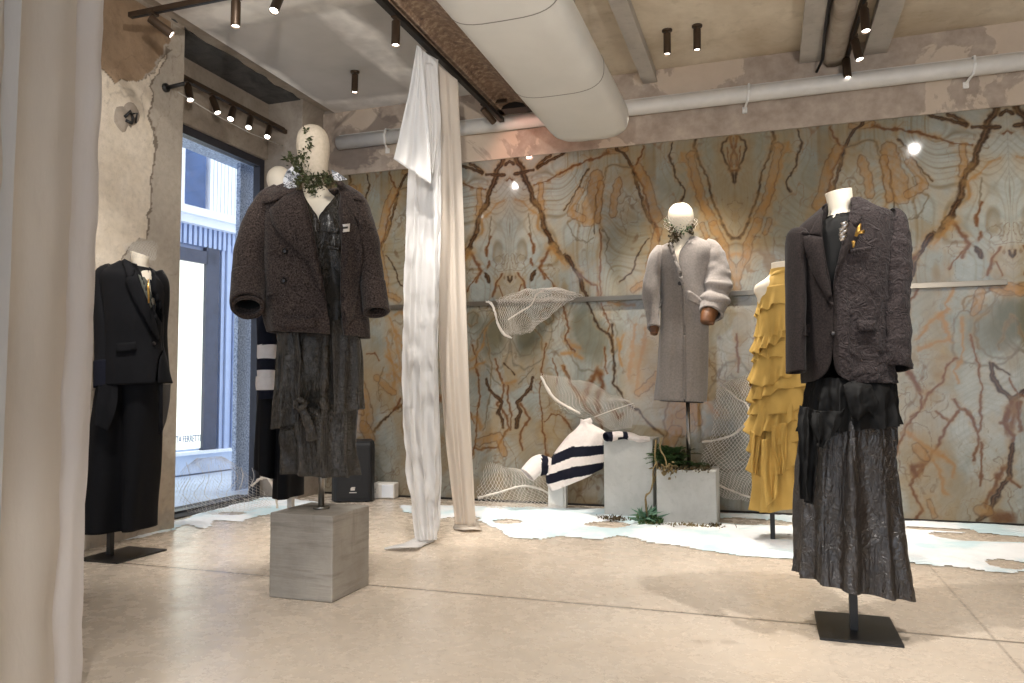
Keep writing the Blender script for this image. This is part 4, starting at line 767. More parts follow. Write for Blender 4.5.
F.patch('hem_welt', '282 319.5 305 318.5 315 318.5 315 327 300 328.5 282 328.5', T, M['tweed'], .02, .01, step=3)
F.patch('pocket_welt', '267 293 275 290.5 276 293.5 268 296', T, M['tweed'], .012, .01, step=2); F.patch('pocket_welt', '271 250 277 248.5 277.5 250.5 271 252', T, M['tweed'], .01, .006, step=2)
for q in ((285, 251.5), (284, 281)): F.disc('button', q[0], q[1], .0165, T, M['button'])
MB().tube([(0, 0, .0), (0, 0, .36)], .017, 14).tube([(0, 0, 0), (0, 0, .014)], .045, 20).build('pole', M['steel'], F.root, True)
# ------------------------------------------------------------------ left figure in the black suit
F = Fig('dressed_mannequin', on_z(110, 556.5), 'headless mannequin in a black tailored jacket and wide black trousers beside the plaster pier', 'mannequin')
body = F.loft('body', [(118,340,152,340,.10,0),(114,300,156,300,.105,0),(113,285,157,285,.1,0),(122,275,153,275,.075,0),(132,268,148,268,.05,-.005),(132,260,148,262,.047,-.01),(131,251,148.5,256.5,.047,-.012)], M['cream'], p=2.1, cap=True, thick=0)
tn = F.loft('turtleneck', [(116,300,155,300,.112,0),(117,285,155,285,.105,0),(125,277,151,277,.082,0),(131.5,270,149,272,.056,-.004),(131.5,265,149,268,.054,-.006)], M['inner_black'], p=2.1, thick=.004)
jk = F.loft('jacket_body', [(121,261,149,267,.07,0,137,147),(108,268,158,273,.1,0,139,149),(101,276,163,281,.125,0,142,150),(103,295,163,296,.13,0,147,151),(106,318,162,320,.135,0,153,154.5),(107,340,161,342,.135,0,153.4,153.8),(104,362,165,362,.15,0,153.4,154.2),(101,386,170.5,383,.165,0,152.6,155)], M['black_cloth'], sub=8, n=90, gap=True, fold=drape(.006, 5, 1.), disp=wrinkle(.004, 7), thick=.01)
sl = F.tube('left_sleeve', [(113,270,0,7,.06),(104,276,-.01,9,.07),(101.5,292,-.02,7,.065),(104.5,320,-.03,10,.07),(105.5,345,-.04,10.2,.07),(106,365,-.06,10.6,.07),(106.3,386,-.07,10.8,.07)], M['black_cloth'], disp=wrinkle(.006, 9), thick=.01)
F.tube('sleeve_cuff', [(106,361,-.058,11.2,.075),(106.2,374,-.065,11.5,.076),(106.5,387,-.072,11.5,.076)], M['navy_cloth'], thick=.012)
sr = F.tube('right_sleeve', [(157,273,.02,6,.06),(162,282,.03,5.5,.07),(163,300,.05,5,.07),(161,330,.08,5,.065),(162,360,.1,5.5,.065),(164,382,.1,5.5,.065)], M['black_cloth'], thick=.01)
T = [jk, sl, tn]; F.pp = jk['o']
F.patch('inner_top', '138 274 143 277 149 275 153 288 152.5 306 150 310 145 297', [tn, jk], M['sage'], .004, .004, step=2)
F.patch('jacket_collar', '121 261 124.5 258.5 131 262 134.5 269 133 276.5 130 278 126.5 277 124.5 268', T, M['black_cloth'], .012, .008, step=2.2)
F.patch('lapel', '125 282 126.5 277 133 276 136 271.5 141 284 148 301 155 318 160 338 158 341 152 332 143 317 133 299', T, M['black_cloth'], .012, .008, step=2.6, puff=.006)
F.patch('lapel', '147.5 268 153 272 161 281 165 288.5 163.5 303 160 320 158 327 154.5 318 152.5 300 149.5 280', T, M['black_cloth'], .012, .008, step=2.6, puff=.006)
F.patch('pocket_flap', '116 343 128 342.5 136 341.5 136.5 350.5 126 352 116 352.5', T, M['black_cloth'], .01, .008, step=2.4)
F.disc('button', 153.3, 343.5, .012, T, M['button'])
MB().tube([F.P(148.3, 279, -.14), F.P(148.6, 290, -.15), F.P(148.7, 303, -.155)], [.004, .008, .005], 8).build('pendant', M['gold'], F.root, True)
def legf(a, t, p): return .016*math.sin(4*a+1)*t
F.loft('trouser_leg', [(101,380,134,380,.13,0),(98,395,133,395,.135,0),(94,430,129.5,430,.15,0),(90,465,128.5,465,.16,0),(85.5,505,127.5,503,.17,0),(82,529.5,126.8,529.5,.175,0)], M['black_cloth'], n=80, fold=legf, disp=wrinkle(.006, 6, (1,1,.3)), thick=.006)
F.loft('trouser_leg', [(122,380,162,380,.13,.02),(124,395,160,395,.135,.02),(126,430,158.5,430,.15,.03),(126,465,156.5,465,.16,.03),(126,505,153.5,503,.17,.03),(126.5,528,151.8,526.5,.175,.03)], M['black_cloth'], n=80, fold=legf, disp=wrinkle(.006, 6, (1,1,.3)), thick=.006)
sheet(F, 'side_sash', [(98.5,384,118,384,-.15),(96.5,402,117,404,-.175),(95,416,113,419,-.19),(95,425,108,431,-.195)], M['black_cloth'], 1, .008, 30, 8, wrinkle(.004, 12), .003)
sheet(F, 'trailing_scarf', [(158,384,170.5,384,-.07),(158.5,396,170,398,-.08),(158.5,410,168,412,-.08),(158.5,424,164.5,426,-.08),(159,433,161.5,436,-.08)], M['veil_black'], 1, .012, 30, 8, wrinkle(.008, 14), .002)
lace('neck_veil', [(122,244,154,240,-.1),(124,250,158,247,-.1),(133,259,155,260,-.1)], M['net_dark'], F.root, F, .0022, 10, 12, .06)
cen = (F.inv @ (on_z(123, 555.5)-F.base)); stand(F, .33, .42, (cen.x, cen.y), .33)
# ------------------------------------------------------------------ figure in the long grey coat
F = Fig('dressed_mannequin', ((PB[0]+PB[1])/2, (PB[2]+PB[3])/2+.05, PB[4]), 'mannequin in a long collarless grey wool coat above the fern-planted block', 'mannequin')
body = F.loft('body', [(664,300,702,300,.1,0),(663,262,706,262,.1,0),(664,250,704,250,.085,0),(670,243,694,243,.06,0),(673.5,238,691,238,.048,-.01),(673,233,692,233,.05,-.02),(670,226,693,226,.07,-.025),(668,217,693.5,217,.082,-.02),(669,210,692,210,.075,-.01),(673,205,688,205,.05,-.005),(678,203.3,684,203.3,.02,0)], M['cream'], p=2.1, cap=True, thick=0)
pd = []
for (x, y, n, sp) in ((674,233,40,4),(672,240,36,4),(677,237,30,4),(690,231,20,3),(671,246,12,2.5),(692,226,12,2)):
    for _ in range(n): qx, qy = x+random.gauss(0, sp*.6), y+random.gauss(0, sp*.6); d = F.d(qx, qy).normalized(); h = body['bvh'].ray_cast(F.o, d); pd.append((F.o+d*((h[3]-.015) if h[0] is not None else F.dist-.03), rdir()+Vector((0, -.4, 0))))
v, f = leaf_mesh(pd, .035, .011); tag(mk('neck_greenery', v, f, M['dry_green'], F.root, False), kind='stuff')
pd = []
for _ in range(70): a = random.random(); qx, qy = 663+a*28, 221+9*math.sin(a*2.6)+random.gauss(0, 2); pd.append((F.P(qx, qy, -.13), rdir()))
v, f = leaf_mesh(pd, .022, .008); tag(mk('veil_leaves', v, f, M['fern'], F.root, False), kind='stuff')
lace('face_veil', [(664,216,696,217,-.05),(663,222,697,222,-.06),(665,228,695,228,-.06),(671,233,690,231,-.05)], M['net'], F.root, F, .0035, 10, 10, .09)
co = F.loft('coat_body', [(667,243,696,236.5,.085,.0,671,690),(657,249,712,245,.12,0,673,684),(655.5,256,716,253,.135,0,675,679.5),(658,265,711,265,.14,0,678,678.6),(660,280,706,282,.14,0,681,681.6),(661,300,707,302,.145,0,683,683.4),(660,325,708,326,.15,0,683.3,683.6),(658.5,350,708,350,.16,0,683.5,683.8),(657,375,707.5,375,.17,0,683.6,684),(655,400,707,402,.18,0,683.6,684.4)], M['wool_grey'], sub=8, n=100, gap=True, p=2.3, fold=drape(.014, 4, .4), disp=wrinkle(.004, 6), thick=.012)
sl = F.tube('left_sleeve', [(662,250,.02,7,.09),(656,259,.01,7.5,.1),(653,275,0,8.5,.1),(651.5,292,-.02,9,.095),(652.5,308,-.04,7,.08),(653.5,320,-.06,6.3,.075),(654,328,-.08,6,.07)], M['wool_grey'], disp=wrinkle(.012, 8), thick=.012)
F.tube('left_glove', [(653.5,323,-.065,4.6,.05),(654.5,329,-.08,4.4,.05),(654,334,-.09,3.6,.045)], M['leather'], thick=.004, capend=True)
sr = F.tube('right_sleeve', [(704,246,.02,8,.09),(713,252,.0,10,.11),(715.5,266,-.02,12,.12),(717,280,-.05,13,.125),(717,291,-.08,13.2,.125),(715,299,-.11,13.5,.11),(713.5,306,-.14,12.5,.1),(711,313,-.18,10.5,.085)], M['wool_grey'], sub=9, disp=lambda p: wrinkle(.018, 7, (1,1,1.4))(p)+.014*math.sin(p.z*46+p.x*9)*(p.z < F.P(700, 284).z), thick=.012)
F.tube('sleeve_turnback', [(714,302,-.125,13.6,.108),(712.2,308,-.15,12.6,.1),(710.5,313.5,-.18,11,.09)], M['wool_grey'], thick=.014)
F.tube('right_glove', [(711,309,-.16,8,.06),(708.5,316,-.2,7.6,.055),(707.5,323,-.22,6.5,.045)], M['leather'], disp=wrinkle(.006, 22), thick=.004, capend=True)
T = [co, sl, sr]; F.pp = co['o']
F.patch('wrap_edge', '669 244 671.5 243 677 258 682 273 684.5 284 681.5 285 676 268', T, M['wool_grey'], .008, .012, step=2.2, puff=.004)
F.patch('front_placket', '682.5 286 684.5 286 685.5 330 685.5 399 683.5 399 683.8 330', T, M['wool_grey'], .002, .006, step=2.4)
F.patch('pocket_flap', '687 291 690 290.5 698 296 703 301 702.5 307 695 303.5 687.5 300', T, M['wool_grey'], .004, .010, step=2.)
F.patch('pocket_flap', '658.5 308 661.5 298 663 299 662.5 304 660 309', T, M['wool_grey'], .01, .01, step=2)
F.disc('button', 680, 283.5, .018, T, M['button'])
F.loft('coat_lining', [(661,396,703,398,.14,0),(660,401,703,403,.15,0)], M['inner_black'], thick=.004)
MB().tube([(0, 0, 0), (0, 0, .62)], .017, 14).build('pole', M['steel'], F.root, True)
# ------------------------------------------------------------------ figure in the mustard dress
F = Fig('dressed_mannequin', on_z(773, 543), 'headless mannequin in a mustard yellow dress of tiered ruffles, partly behind the crinkled blazer', 'mannequin')
body = F.loft('body', [(764,330,796,330,.1,0),(758,300,800,300,.1,0),(754.5,292,804,292,.09,0),(756,285,802,285,.075,0),(766,278,794,278,.055,0),(771,272,789,271,.045,0),(771.5,263,788.5,261,.045,0)], M['cream'], p=2.1, cap=True, thick=0)
dr = F.loft('dress_body', [(771,269,790,267,.052,0),(770,274,791,272,.06,0),(765,281,796,279,.085,0),(759.5,292,801,290,.11,0),(758,315,802,314,.125,0),(757,350,802,350,.13,0),(755,390,804,390,.15,0),(754,430,805,430,.17,0),(756,470,805,470,.18,0),(758,490,806,490,.18,0),(755,511,806,498,.19,0)], M['mustard'], sub=8, n=100, fold=drape(.03, 11, .4, 2.), disp=wrinkle(.004, 9), thick=.004)
F.loft('cowl_neck', [(770.5,272,790.5,270,.06,0),(769.5,276,791.5,274,.068,0),(771,280,791,278,.066,0)], M['mustard'], sub=6, fold=lambda a, t, p: .006*math.sin(3*a+6*t), thick=.004)
def ruff(k, sd, am):
    def f(a, t, p):
        w = math.sin(k*a+sd+1.8*math.sin(2*a+sd)); p.z += t*(.022*math.sin(2*a+sd)+.012*w+.02*noise.noise((math.cos(a)*3+sd, math.sin(a)*3, 1)))
        return t**1.2*(am*w+.014*noise.noise((math.cos(a)*4+sd, math.sin(a)*4, 0)))
    return f
tiers = [(762,288,800,284,757,315,803,292),(760,306,802,296,757,340,804,318),(759,330,803,312,753,350,804,332),(758,345,803,338,755,362,804,350),(757,356,803,350,750,386,806,366),(756,376,804,366,750,400,807,382),(756,392,805,380,752,418,808,398),(755,408,805,396,747,432,808,416),(756,424,805,414,752,452,808,432),(756,440,806,430,751,476,808,448)]
for i, (x0, y0, x1, y1, x2, y2, x3, y3) in enumerate(tiers):
    mx0, my0, mx1, my1 = (x0+x2)/2+.6, (y0+y2)/2, (x1+x3)/2-.3, (y1+y3)/2; d0 = .128+.006*i; sd = i*2.3
    zz = 5 if i % 3 else 8
    F.loft('ruffle', [(x0,y0,x1,y1,d0,0),(mx0,my0,mx1,my1,d0+.018,0),(x2,y2,x3,y3,d0+.035,0)], M['mustard'], sub=7, n=170,
           fold=ruff(9+(i*5) % 6, sd, .014+.0016*i), disp=None, thick=.003)
sheet(F, 'ruffle_tail', [(790,455,806,452,-.12),(790,480,806,478,-.15),(792,505,805,502,-.15),(795,521,801,531,-.15)], M['mustard'], 2, .025, 36, 8, wrinkle(.008, 14), .003)
sheet(F, 'ruffle_tail', [(750.5,430,764,440,-.12),(750.5,452,760,458,-.16),(751.5,470,756,476,-.17)], M['mustard'], 2, .02, 30, 8, wrinkle(.008, 14), .003, 1.)
sheet(F, 'ruffle_tail', [(772,425,788,422,-.2),(772,448,787,446,-.22),(776,464,786,464,-.22),(779,474,783,476,-.22)], M['mustard'], 2, .025, 36, 8, wrinkle(.008, 14), .003, 2.)
sheet(F, 'skirt_drape', [(762,440,780,436,-.18),(761,465,779,462,-.21),(763,490,778,486,-.22),(766,507,777,497,-.22)], M['mustard'], 1.5, .02, 36, 8, wrinkle(.008, 14), .003, 3.)
stand(F, .3, .3, (0, .1), .45)
# ------------------------------------------------------------------ right figure in the crinkled blazer
F = Fig('dressed_mannequin', on_z(854, 631.5), 'headless mannequin in a crinkled dark blazer and long waxed skirt in the right foreground', 'mannequin')
body = F.loft('body', [(812,300,884,300,.11,0),(808,250,886,250,.11,0),(814,230,880,228,.095,0),(824,222,860,220,.075,0),(829,215,851.5,212,.056,0),(829,206,851.5,204,.055,-.005),(827.5,198,851,195,.054,-.01),(826,193.5,850.5,189.5,.054,-.012)], M['cream'], p=2.3, cap=True, thick=0)
bl = F.loft('black_top', [(810,310,882,310,.122,0),(808,250,884,250,.122,0),(813,230,880,228,.114,0),(819,223,868,221,.1,0),(826,219.5,855,217,.072,0),(827.5,217,853.5,214.5,.066,0)], M['black_chiffon'], n=80, fold=drape(.008, 14, 2), disp=crinkle(.004, 18), thick=.004)
def bdisp(p): return wrinkle(.004, 7)(p)+(crinkle(.015, 9, 3, .8)(p)*min(1, max(.25, (F.P(834,250).z-p.z)*4)) if p.x > F.P(834, 300).x else 0)
def bmat(c): return 1 if c.x > F.P(833, 300, -.1).x and c.y < .1 else 0
def bgap(y): return
jk = F.loft('blazer_body', [(826,203,858,199,.075,0,829,851),(815,214,875,207,.1,0,826,850),(800,227,890,213.5,.125,0,823,848),(796,243,892,232,.14,0,824,844),(797,265,890,262,.145,0,827,838),(800,285,888,285,.145,0,831,834),(803,305,888,305,.15,0,833.4,833.7),(804,330,890,330,.155,0,834,834.3),(804,352,892,352,.16,0,833.4,834),(804,365,893.5,364,.165,0,832,835.2),(804.5,374,895,373,.168,0,828.5,838),(805,380.5,896,379,.17,0,822,846),(805.5,383.5,897,382,.171,0,814,856)], [M['blazer'], M['blazer_crinkle']], sub=9, n=150, gap=True, fold=drape(.008, 5, 1.), disp=bdisp, thick=.01, matf=bmat)
sl = F.tube('left_sleeve', [(799,231,.0,7,.07),(798,234,.0,9,.085),(797,240,0,9.3,.09),(795.6,262,-.01,8.2,.085),(795.5,290,-.02,8.2,.08),(796,320,-.04,8.3,.075),(796,350,-.06,8.4,.07),(796.3,372.5,-.07,8.4,.068)], M['blazer'], sub=8, disp=wrinkle(.006, 9), thick=.01, capstart=True)
sr = F.tube('right_sleeve', [(888,218,.0,9,.06),(890,219.5,.0,13,.08),(891.2,226,0,13.2,.09),(892.2,245,-.02,12.6,.09),(893.2,275,-.03,12.4,.09),(893.5,310,-.05,12.2,.085),(893.5,340,-.07,12.2,.08),(893.5,369,-.09,12.3,.078)], M['blazer_crinkle'], sub=10, n=48, disp=lambda p: crinkle(.016, 9.5, 8, .8)(p)*min(1, max(.1, (F.P(890, 216).z-p.z)*7)), thick=.01, capstart=True)
F.tube('sleeve_lining', [(894,360,-.08,10.5,.06),(894,367,-.09,10.5,.06)], M['inner_black'], thick=0, capstart=True); F.tube('sleeve_lining', [(796.2,364,-.07,6.6,.05),(796.3,370,-.07,6.6,.05)], M['inner_black'], thick=0, capstart=True)
T = [jk, sl, sr]; F.pp = jk['o']
F.patch('collar', '822 213 826 205 828 203 827.5 212 824.5 226 822 237 816.5 235 809 234 815 222', T, M['blazer'], .012, .009, step=2.6, puff=.004)
F.patch('collar', '851 199 855 198 860 207 863 214 859 222 857.5 224 853.5 225 849 222 849.5 210', T, M['blazer_crinkle'], .012, .009, step=2.6, puff=.004)
F.patch('lapel', '803 237 809 235 822 237 823 250 826.5 273 831 290 834 306 832 307 826 297 818 284 811 270 806 255', T, M['blazer'], .014, .009, step=3, puff=.008)
lap = F.patch('lapel', '850.5 222 854 226.5 860.5 231 856.5 239 848 251 841 265 834.5 284 833 296 831.5 290 833 275 839 250 845 233', T, M['blazer'], .014, .009, step=3, puff=.008)
F.patch('breast_pocket', '850 249.5 860 247.5 871 246 871 250 860 251.5 850.5 253.5', T, M['blazer_crinkle'], .010, .008, step=2.4)
F.patch('pocket_flap', '857 319.5 866 320.5 876.5 320.5 876.5 331 866 331.5 859.5 331 858 327', T, M['blazer_crinkle'], .010, .008, step=2.6, puff=.004)
F.patch('pocket_flap', '803 336 805 325 810.5 324 811 328 809 335.5', T, M['blazer'], .010, .008, step=2.4)
for q in ((833, 301), (833, 334)): F.disc('button', q[0], q[1], .012, T, M['button'])
br = []
for k in range(9): px, py = 842+1.2*math.sin(k*2.1)+k*.3, 239-k*1.9; d = F.d(px, py).normalized(); h = lap['bvh'].ray_cast(F.o, d); br.append(F.o+d*((h[3] if h[0] is not None else F.dist-.16)-.006))
b = MB()
for i, p in enumerate(br): b.tube([p-Vector((.008+.004*(i % 2), 0, .004)), p+Vector((.009, -.008, .005))], [.009, .006], 8)
b.build('brooch', M['silver'], jk['o'], True); p = br[4]+Vector((.045, .0, -.02))
MB().tube([p, p+Vector((.012, -.004, .03)), p+Vector((.02, 0, .05))], [.006, .01, .004], 8).tube([p+Vector((-.01, 0, -.02)), p+Vector((-.012, -.006, -.045))], [.008, .003], 8).tube([p+Vector((.008, -.006, .012)), p+Vector((.03, -.006, .018))], [.005, .008], 8).build('brooch', M['gold'], jk['o'], True)
sk = F.loft('waxed_skirt', [(812,387,890,386,.145,.0),(807,400,895,399,.158,0),(803,430,896,428,.17,0),(801,470,897,472,.18,0),(800,505,899,508,.19,0),(798,540,903,548,.2,0),(796.5,562,906,578,.21,0),(795,574,909,594,.215,0)], M['waxed'], sub=14, n=190, fold=drape(.036, 11, 3., .6), disp=lambda p: crinkle(.022, 6, 9, .18)(p)+crinkle(.006, 15, 2, .5)(p), thick=.005)
ov = F.loft('chiffon_overlay', [(810,378,892,376,.145,0),(807,392,894,390,.168,0),(805.5,408,894,406,.178,0),(804,420,893.5,416,.184,0),(803,432,893.5,423,.186,0)], M['black_chiffon'], sub=12, n=170, fold=lambda a, t, p: .018*t*math.sin(15*a+2+2*noise.noise((math.cos(a)*2, math.sin(a)*2, p.z*5)))+.012*noise.noise((math.cos(a)*7, math.sin(a)*7, p.z*6)), disp=crinkle(.009, 14, 4, .5), thick=.003)
F.patch('chiffon_frill', '842 384 852 380 872 384 880 402 876 420 868 412 858 422 850 416 846 402', [ov], M['black_chiffon'], .02, .006, step=2.4, puff=.014, disp=crinkle(.008, 20))
sheet(F, 'chiffon_tail', [(801,405,822,412,-.13),(799.5,428,821,432,-.17),(800.5,450,818,452,-.18),(801,470,816,474,-.18),(802,487,814,492,-.18),(803,499,811,505,-.18)], M['black_chiffon'], 1.6, .018, 44, 12, crinkle(.012, 12), .003, 1.)
sheet(F, 'chiffon_tail', [(812,412,848,410,-.18),(812,425,842,423,-.2),(814,436,834,437,-.21),(816,446,826,449,-.21)], M['black_chiffon'], 1.7, .018, 44, 12, crinkle(.012, 11), .003, 2.)
cen = F.inv @ (Vector((.348, 3.828, 0))-F.base); stand(F, .33, .42, (cen.x, cen.y), .42, r=.017)
# ------------------------------------------------------------------ figure behind the tweed coat
F = Fig('dressed_mannequin', on_z(290, 568), 'mannequin in a striped knit and navy trousers half hidden behind the oversized tweed coat', 'mannequin')
F.loft('body', [(265,340,306,340,.1,0),(264,240,306,240,.1,0),(266,222,304,222,.085,0),(274,212,294,212,.05,0),(275,200,291,200,.045,0),(271,192,291,192,.07,0),(267.5,182,292,182,.085,0),(268.5,174,291,174,.075,0),(273,168.5,286,168.5,.045,0),(277,166.8,282,166.8,.015,0)], M['cream'], p=2.1, cap=True, thick=0)
zs = [F.P(268, y, -.18).z for y in (345, 358.5, 370, 380)]
def st(c): return 1 if (c.z > zs[0] or zs[2] < c.z < zs[1]) else 0
F.loft('knit_body', [(272,206,294,206,.065,0),(264,218,306,218,.1,0),(262,240,308,240,.115,0),(263,300,307,300,.12,0),(261,352,308,352,.13,0)], [M['knit_white'], M['knit_navy']], sub=10, thick=.006, matf=lambda c: int(c.z*9) % 2)
F.tube('striped_sleeve', [(268,224,0,7,.06),(263,240,-.04,8.5,.065),(263,280,-.10,8.5,.06),(266,330,-.16,8.8,.055),(267.5,350,-.18,9.6,.055),(267.2,366,-.19,9.6,.055),(266.8,380,-.195,9.2,.053)], [M['knit_white'], M['navy_cloth']], sub=14, disp=wrinkle(.004, 12), thick=.006, matf=lambda c: 1 if c.z > zs[0] or zs[2] < c.z < zs[1] else 0)
F.tube('turned_cuff', [(267.3,377,-.195,10.6,.06),(266.8,384,-.195,10.4,.06),(266.8,390,-.195,9.8,.058)], M['knit_white'], thick=.008)
F.tube('navy_undersleeve', [(266.8,384,-.195,8.8,.05),(267.2,399,-.195,8.6,.05)], M['navy_cloth'], thick=.004, capend=True)
F.loft('trouser_leg', [(262,345,286,345,.12,0),(260,395,285,395,.13,0),(259,420,284,420,.14,0),(258,450,284,448,.15,0),(258,468,283,478,.155,0)], M['black_cloth'], fold=legf, thick=.006)
F.loft('trouser_leg', [(280,345,306,345,.12,0),(279,395,304,395,.13,0),(278,430,302,430,.14,0),(277,465,301,465,.15,0),(276.5,497,300,495,.155,0)], M['black_cloth'], fold=legf, thick=.006)
stand(F, .18, .18, (.02, .05), .75, M['white_paint'])
# ------------------------------------------------------------------ hanging cloth
class At(Fig):
    """a local frame facing the camera, for things that are not figures"""
    pass
D = At('hanging_drape', on_z(425, 545), 'bright white crumpled drape hanging from the lighting rail with its top corner folded over', 'drape', 'white drapes on the lighting rail')
z0 = on_x(420, 47, -2.345); z1 = on_x(457, 80, -2.345)
o_ = lambda x, y, X=-2.345: (D.inv @ (on_x(x, y, X)-D.base)).y
sheet(D, 'drape_sheet', [(417,45,437,62,o_(425,52),.3),(411,120,441,125,o_(425,52)-.02,.6),(408,185,441,185,.12,.8),(405,260,438,260,.05,1),(402.5,350,437,350,0,1),(403,420,439,420,0,1.),(408,480,440,480,0,1),(413,520,438,519,0,1),(416,541,437,540,-.02,1)], M['sheer_white'], 3, .022, 90, 18, lambda p: wrinkle(.020, 10, (1,1,.5))(p)+crinkle(.009, 13, 4, .55)(p), ph=1.)
sheet(D, 'drape_layer', [(424,52,438,60,o_(430,55)+.06,.4),(424,200,441,200,.14,1),(418,350,438,350,.06,1),(424,470,441,470,.06,1),(426,531,439,531,.05,1)], M['sheer_white'], 2.5, .022, 40, 12, wrinkle(.014, 9, (1,1,.4)), ph=2.)
sheet(D, 'folded_corner', [(417,45,421,48,o_(418,46)-.05,.2),(411,82,425,85,o_(418,46)-.09,.4),(402,122,429,130,o_(418,46)-.12,.6),(393.5,159,431,184,o_(418,46)-.14,.8)], M['sheer_white'], 2.5, .03, 40, 10, wrinkle(.006, 5), ph=.4)
sheet(D, 'folded_tongue', [(425,62,433,64,o_(428,60)-.09,.3),(426,110,437,112,o_(428,60)-.11,.6),(429,150,436,150,o_(428,60)-.11,.6),(430.5,174,433.5,174,o_(428,60)-.11,.3)], M['sheer_white'], 1.5, .02, 24, 8, None, ph=2.4)
def fl_sheet(fig, name, pts, m, h=.02):
    v = []; n = len(pts[0]); f = []
    for i, r in enumerate(pts):
        for k, (x, y) in enumerate(r): p = fig.inv @ (on_z(x, y, .012)-fig.base); v.append((p.x, p.y, .012+h*(.5+.5*noise.noise((x*.3, y*.5, 1)))*(0 < k < n-1)))
    for i in range(len(pts)-1):
        for k in range(n-1): f.append((i*n+k, i*n+k+1, (i+1)*n+k+1, (i+1)*n+k))
    return fig.fin(name, v, f, m, None, .003)
fl_sheet(D, 'trailing_hem', [[(416,537),(424,538),(432,538),(438,537)],[(404,543),(415,544),(426,543),(434,541)],[(384,547.5),(400,549),(414,549),(424,545)],[(385,549),(400,550.5),(416,550),(421,547)]], M['sheer_white'], .03)
D2 = At('hanging_drape', on_z(463, 531), 'plain ivory drape hanging straight from the far end of the lighting rail', 'drape', 'white drapes on the lighting rail')
o2 = lambda x, y, X=-2.345: (D2.inv @ (on_x(x, y, X)-D2.base)).y
sheet(D2, 'drape_sheet', [(433,61,457.5,80,o2(445,70)+.04,.3),(436,120,460,125,.1,.6),(438,200,463,200,.03,1),(438,300,466,300,0,1),(442,400,469.5,400,0,1),(449,470,473,470,0,1),(455,524,476,526,0,1)], M['sheer_beige'], 2.5, .02, 70, 10, wrinkle(.006, 6, (1,1,.3)), ph=.3)
sheet(D2, 'drape_return', [(457,80,458,86,o2(457,80)+.05,.2),(448,200,463,200,.2,1),(446,350,468,350,.18,1),(456,470,472,470,.16,1),(458,519,476,521,.14,1)], M['sheer_beige'], 2, .025, 40, 10, None, ph=1.3)
fl_sheet(D2, 'trailing_hem', [[(456,521),(464,523),(472,523),(477,522)],[(453,527),(463,529),(473,529),(481,527)],[(455,529),(464,531),(474,531),(482,530)]], M['sheer_beige'], .03)
# near curtain of three layered panels on the left
CU = empty('sheer_curtain', (-2.33, 1.9, 0)); tag(CU, 'tall layered sheer curtain hanging close on the left edge of the view', 'curtain')
ye = on_x(101, 5, -2.33).y+.02; yB = on_x(80, 680, -2.33).y+.01
FLR = (yB-ye)/(2.26/3.6)
def pan(name, m, ya, yb, xa, nf, amp, ph, ztop=3.6, flare=None):
    flare = FLR if flare is None else flare
    nz, nh = 60, 46; v = []; f = []
    for i in range(nz):
        z = .015+(ztop-.015)*i/(nz-1); t = 1-i/(nz-1)
        for k in range(nh):
            s_ = k/(nh-1); y = ya+(yb-ya)*s_+flare*max(0, t-1.4/3.6); x = xa+amp*(math.sin(2*PI*nf*s_+ph+.8*noise.noise((s_*2, z*.5, ph)))+.6*noise.noise((s_*nf*2, z*.6, ph+3)))
            v.append((x+.33-.33+(-.0), y-1.9, z))
    for i in range(nz-1):
        for k in range(nh-1): f.append((i*nh+k, i*nh+k+1, (i+1)*nh+k+1, (i+1)*nh+k))
    w = wrinkle(.012, 7, (1, 1, .6), ph)
    bm = bmesh.new(); bv = [bm.verts.new(p) for p in v]; [bm.faces.new([bv[i] for i in q]) for q in f]; bm.normal_update(); v = [b.co+b.normal*w(b.co) for b in bv]; bm.free()
    return mk(name, v, f, m, CU)
pan('grey_panel', M['voile_grey'], ye-1.05, ye-.36, .02, 4, .02, .4); pan('ivory_panel', M['curtain_ivory'], ye-.42, ye-.12, .0, 1.2, .010, 2.); pan('satin_panel', M['satin'], ye-.165, ye, -.012, .8, .010, 4.)
MB().tube([(.0, ye-.4-1.9, 3.6), (.004, ye-.41-1.9, 1.8), (.0, ye-.42-1.9, .02)], .008, 8).build('rolled_edge', M['curtain_ivory'], CU, True)
# ------------------------------------------------------------------ rail on the stone wall
r0 = on_y(384, 308, WY).x; wrl = empty('wall_rail', ((r0+1.80)/2, WY, 1.905)); tag(wrl, 'slim polished metal rail fixed along the middle of the stone wall', 'rail'); hl = (1.80-r0)/2
MB().box(-hl, hl, -.035, -.012, -.022, .022).build('bar', M['rail_steel'], wrl, bevel=.002); b = MB()
for i in range(8): x = -hl+.12+i*(2*hl-.24)/7; b.box(x-.02, x+.02, -.014, .001, -.014, .014)
b.build('wall_fixing', M['dark_metal'], wrl)
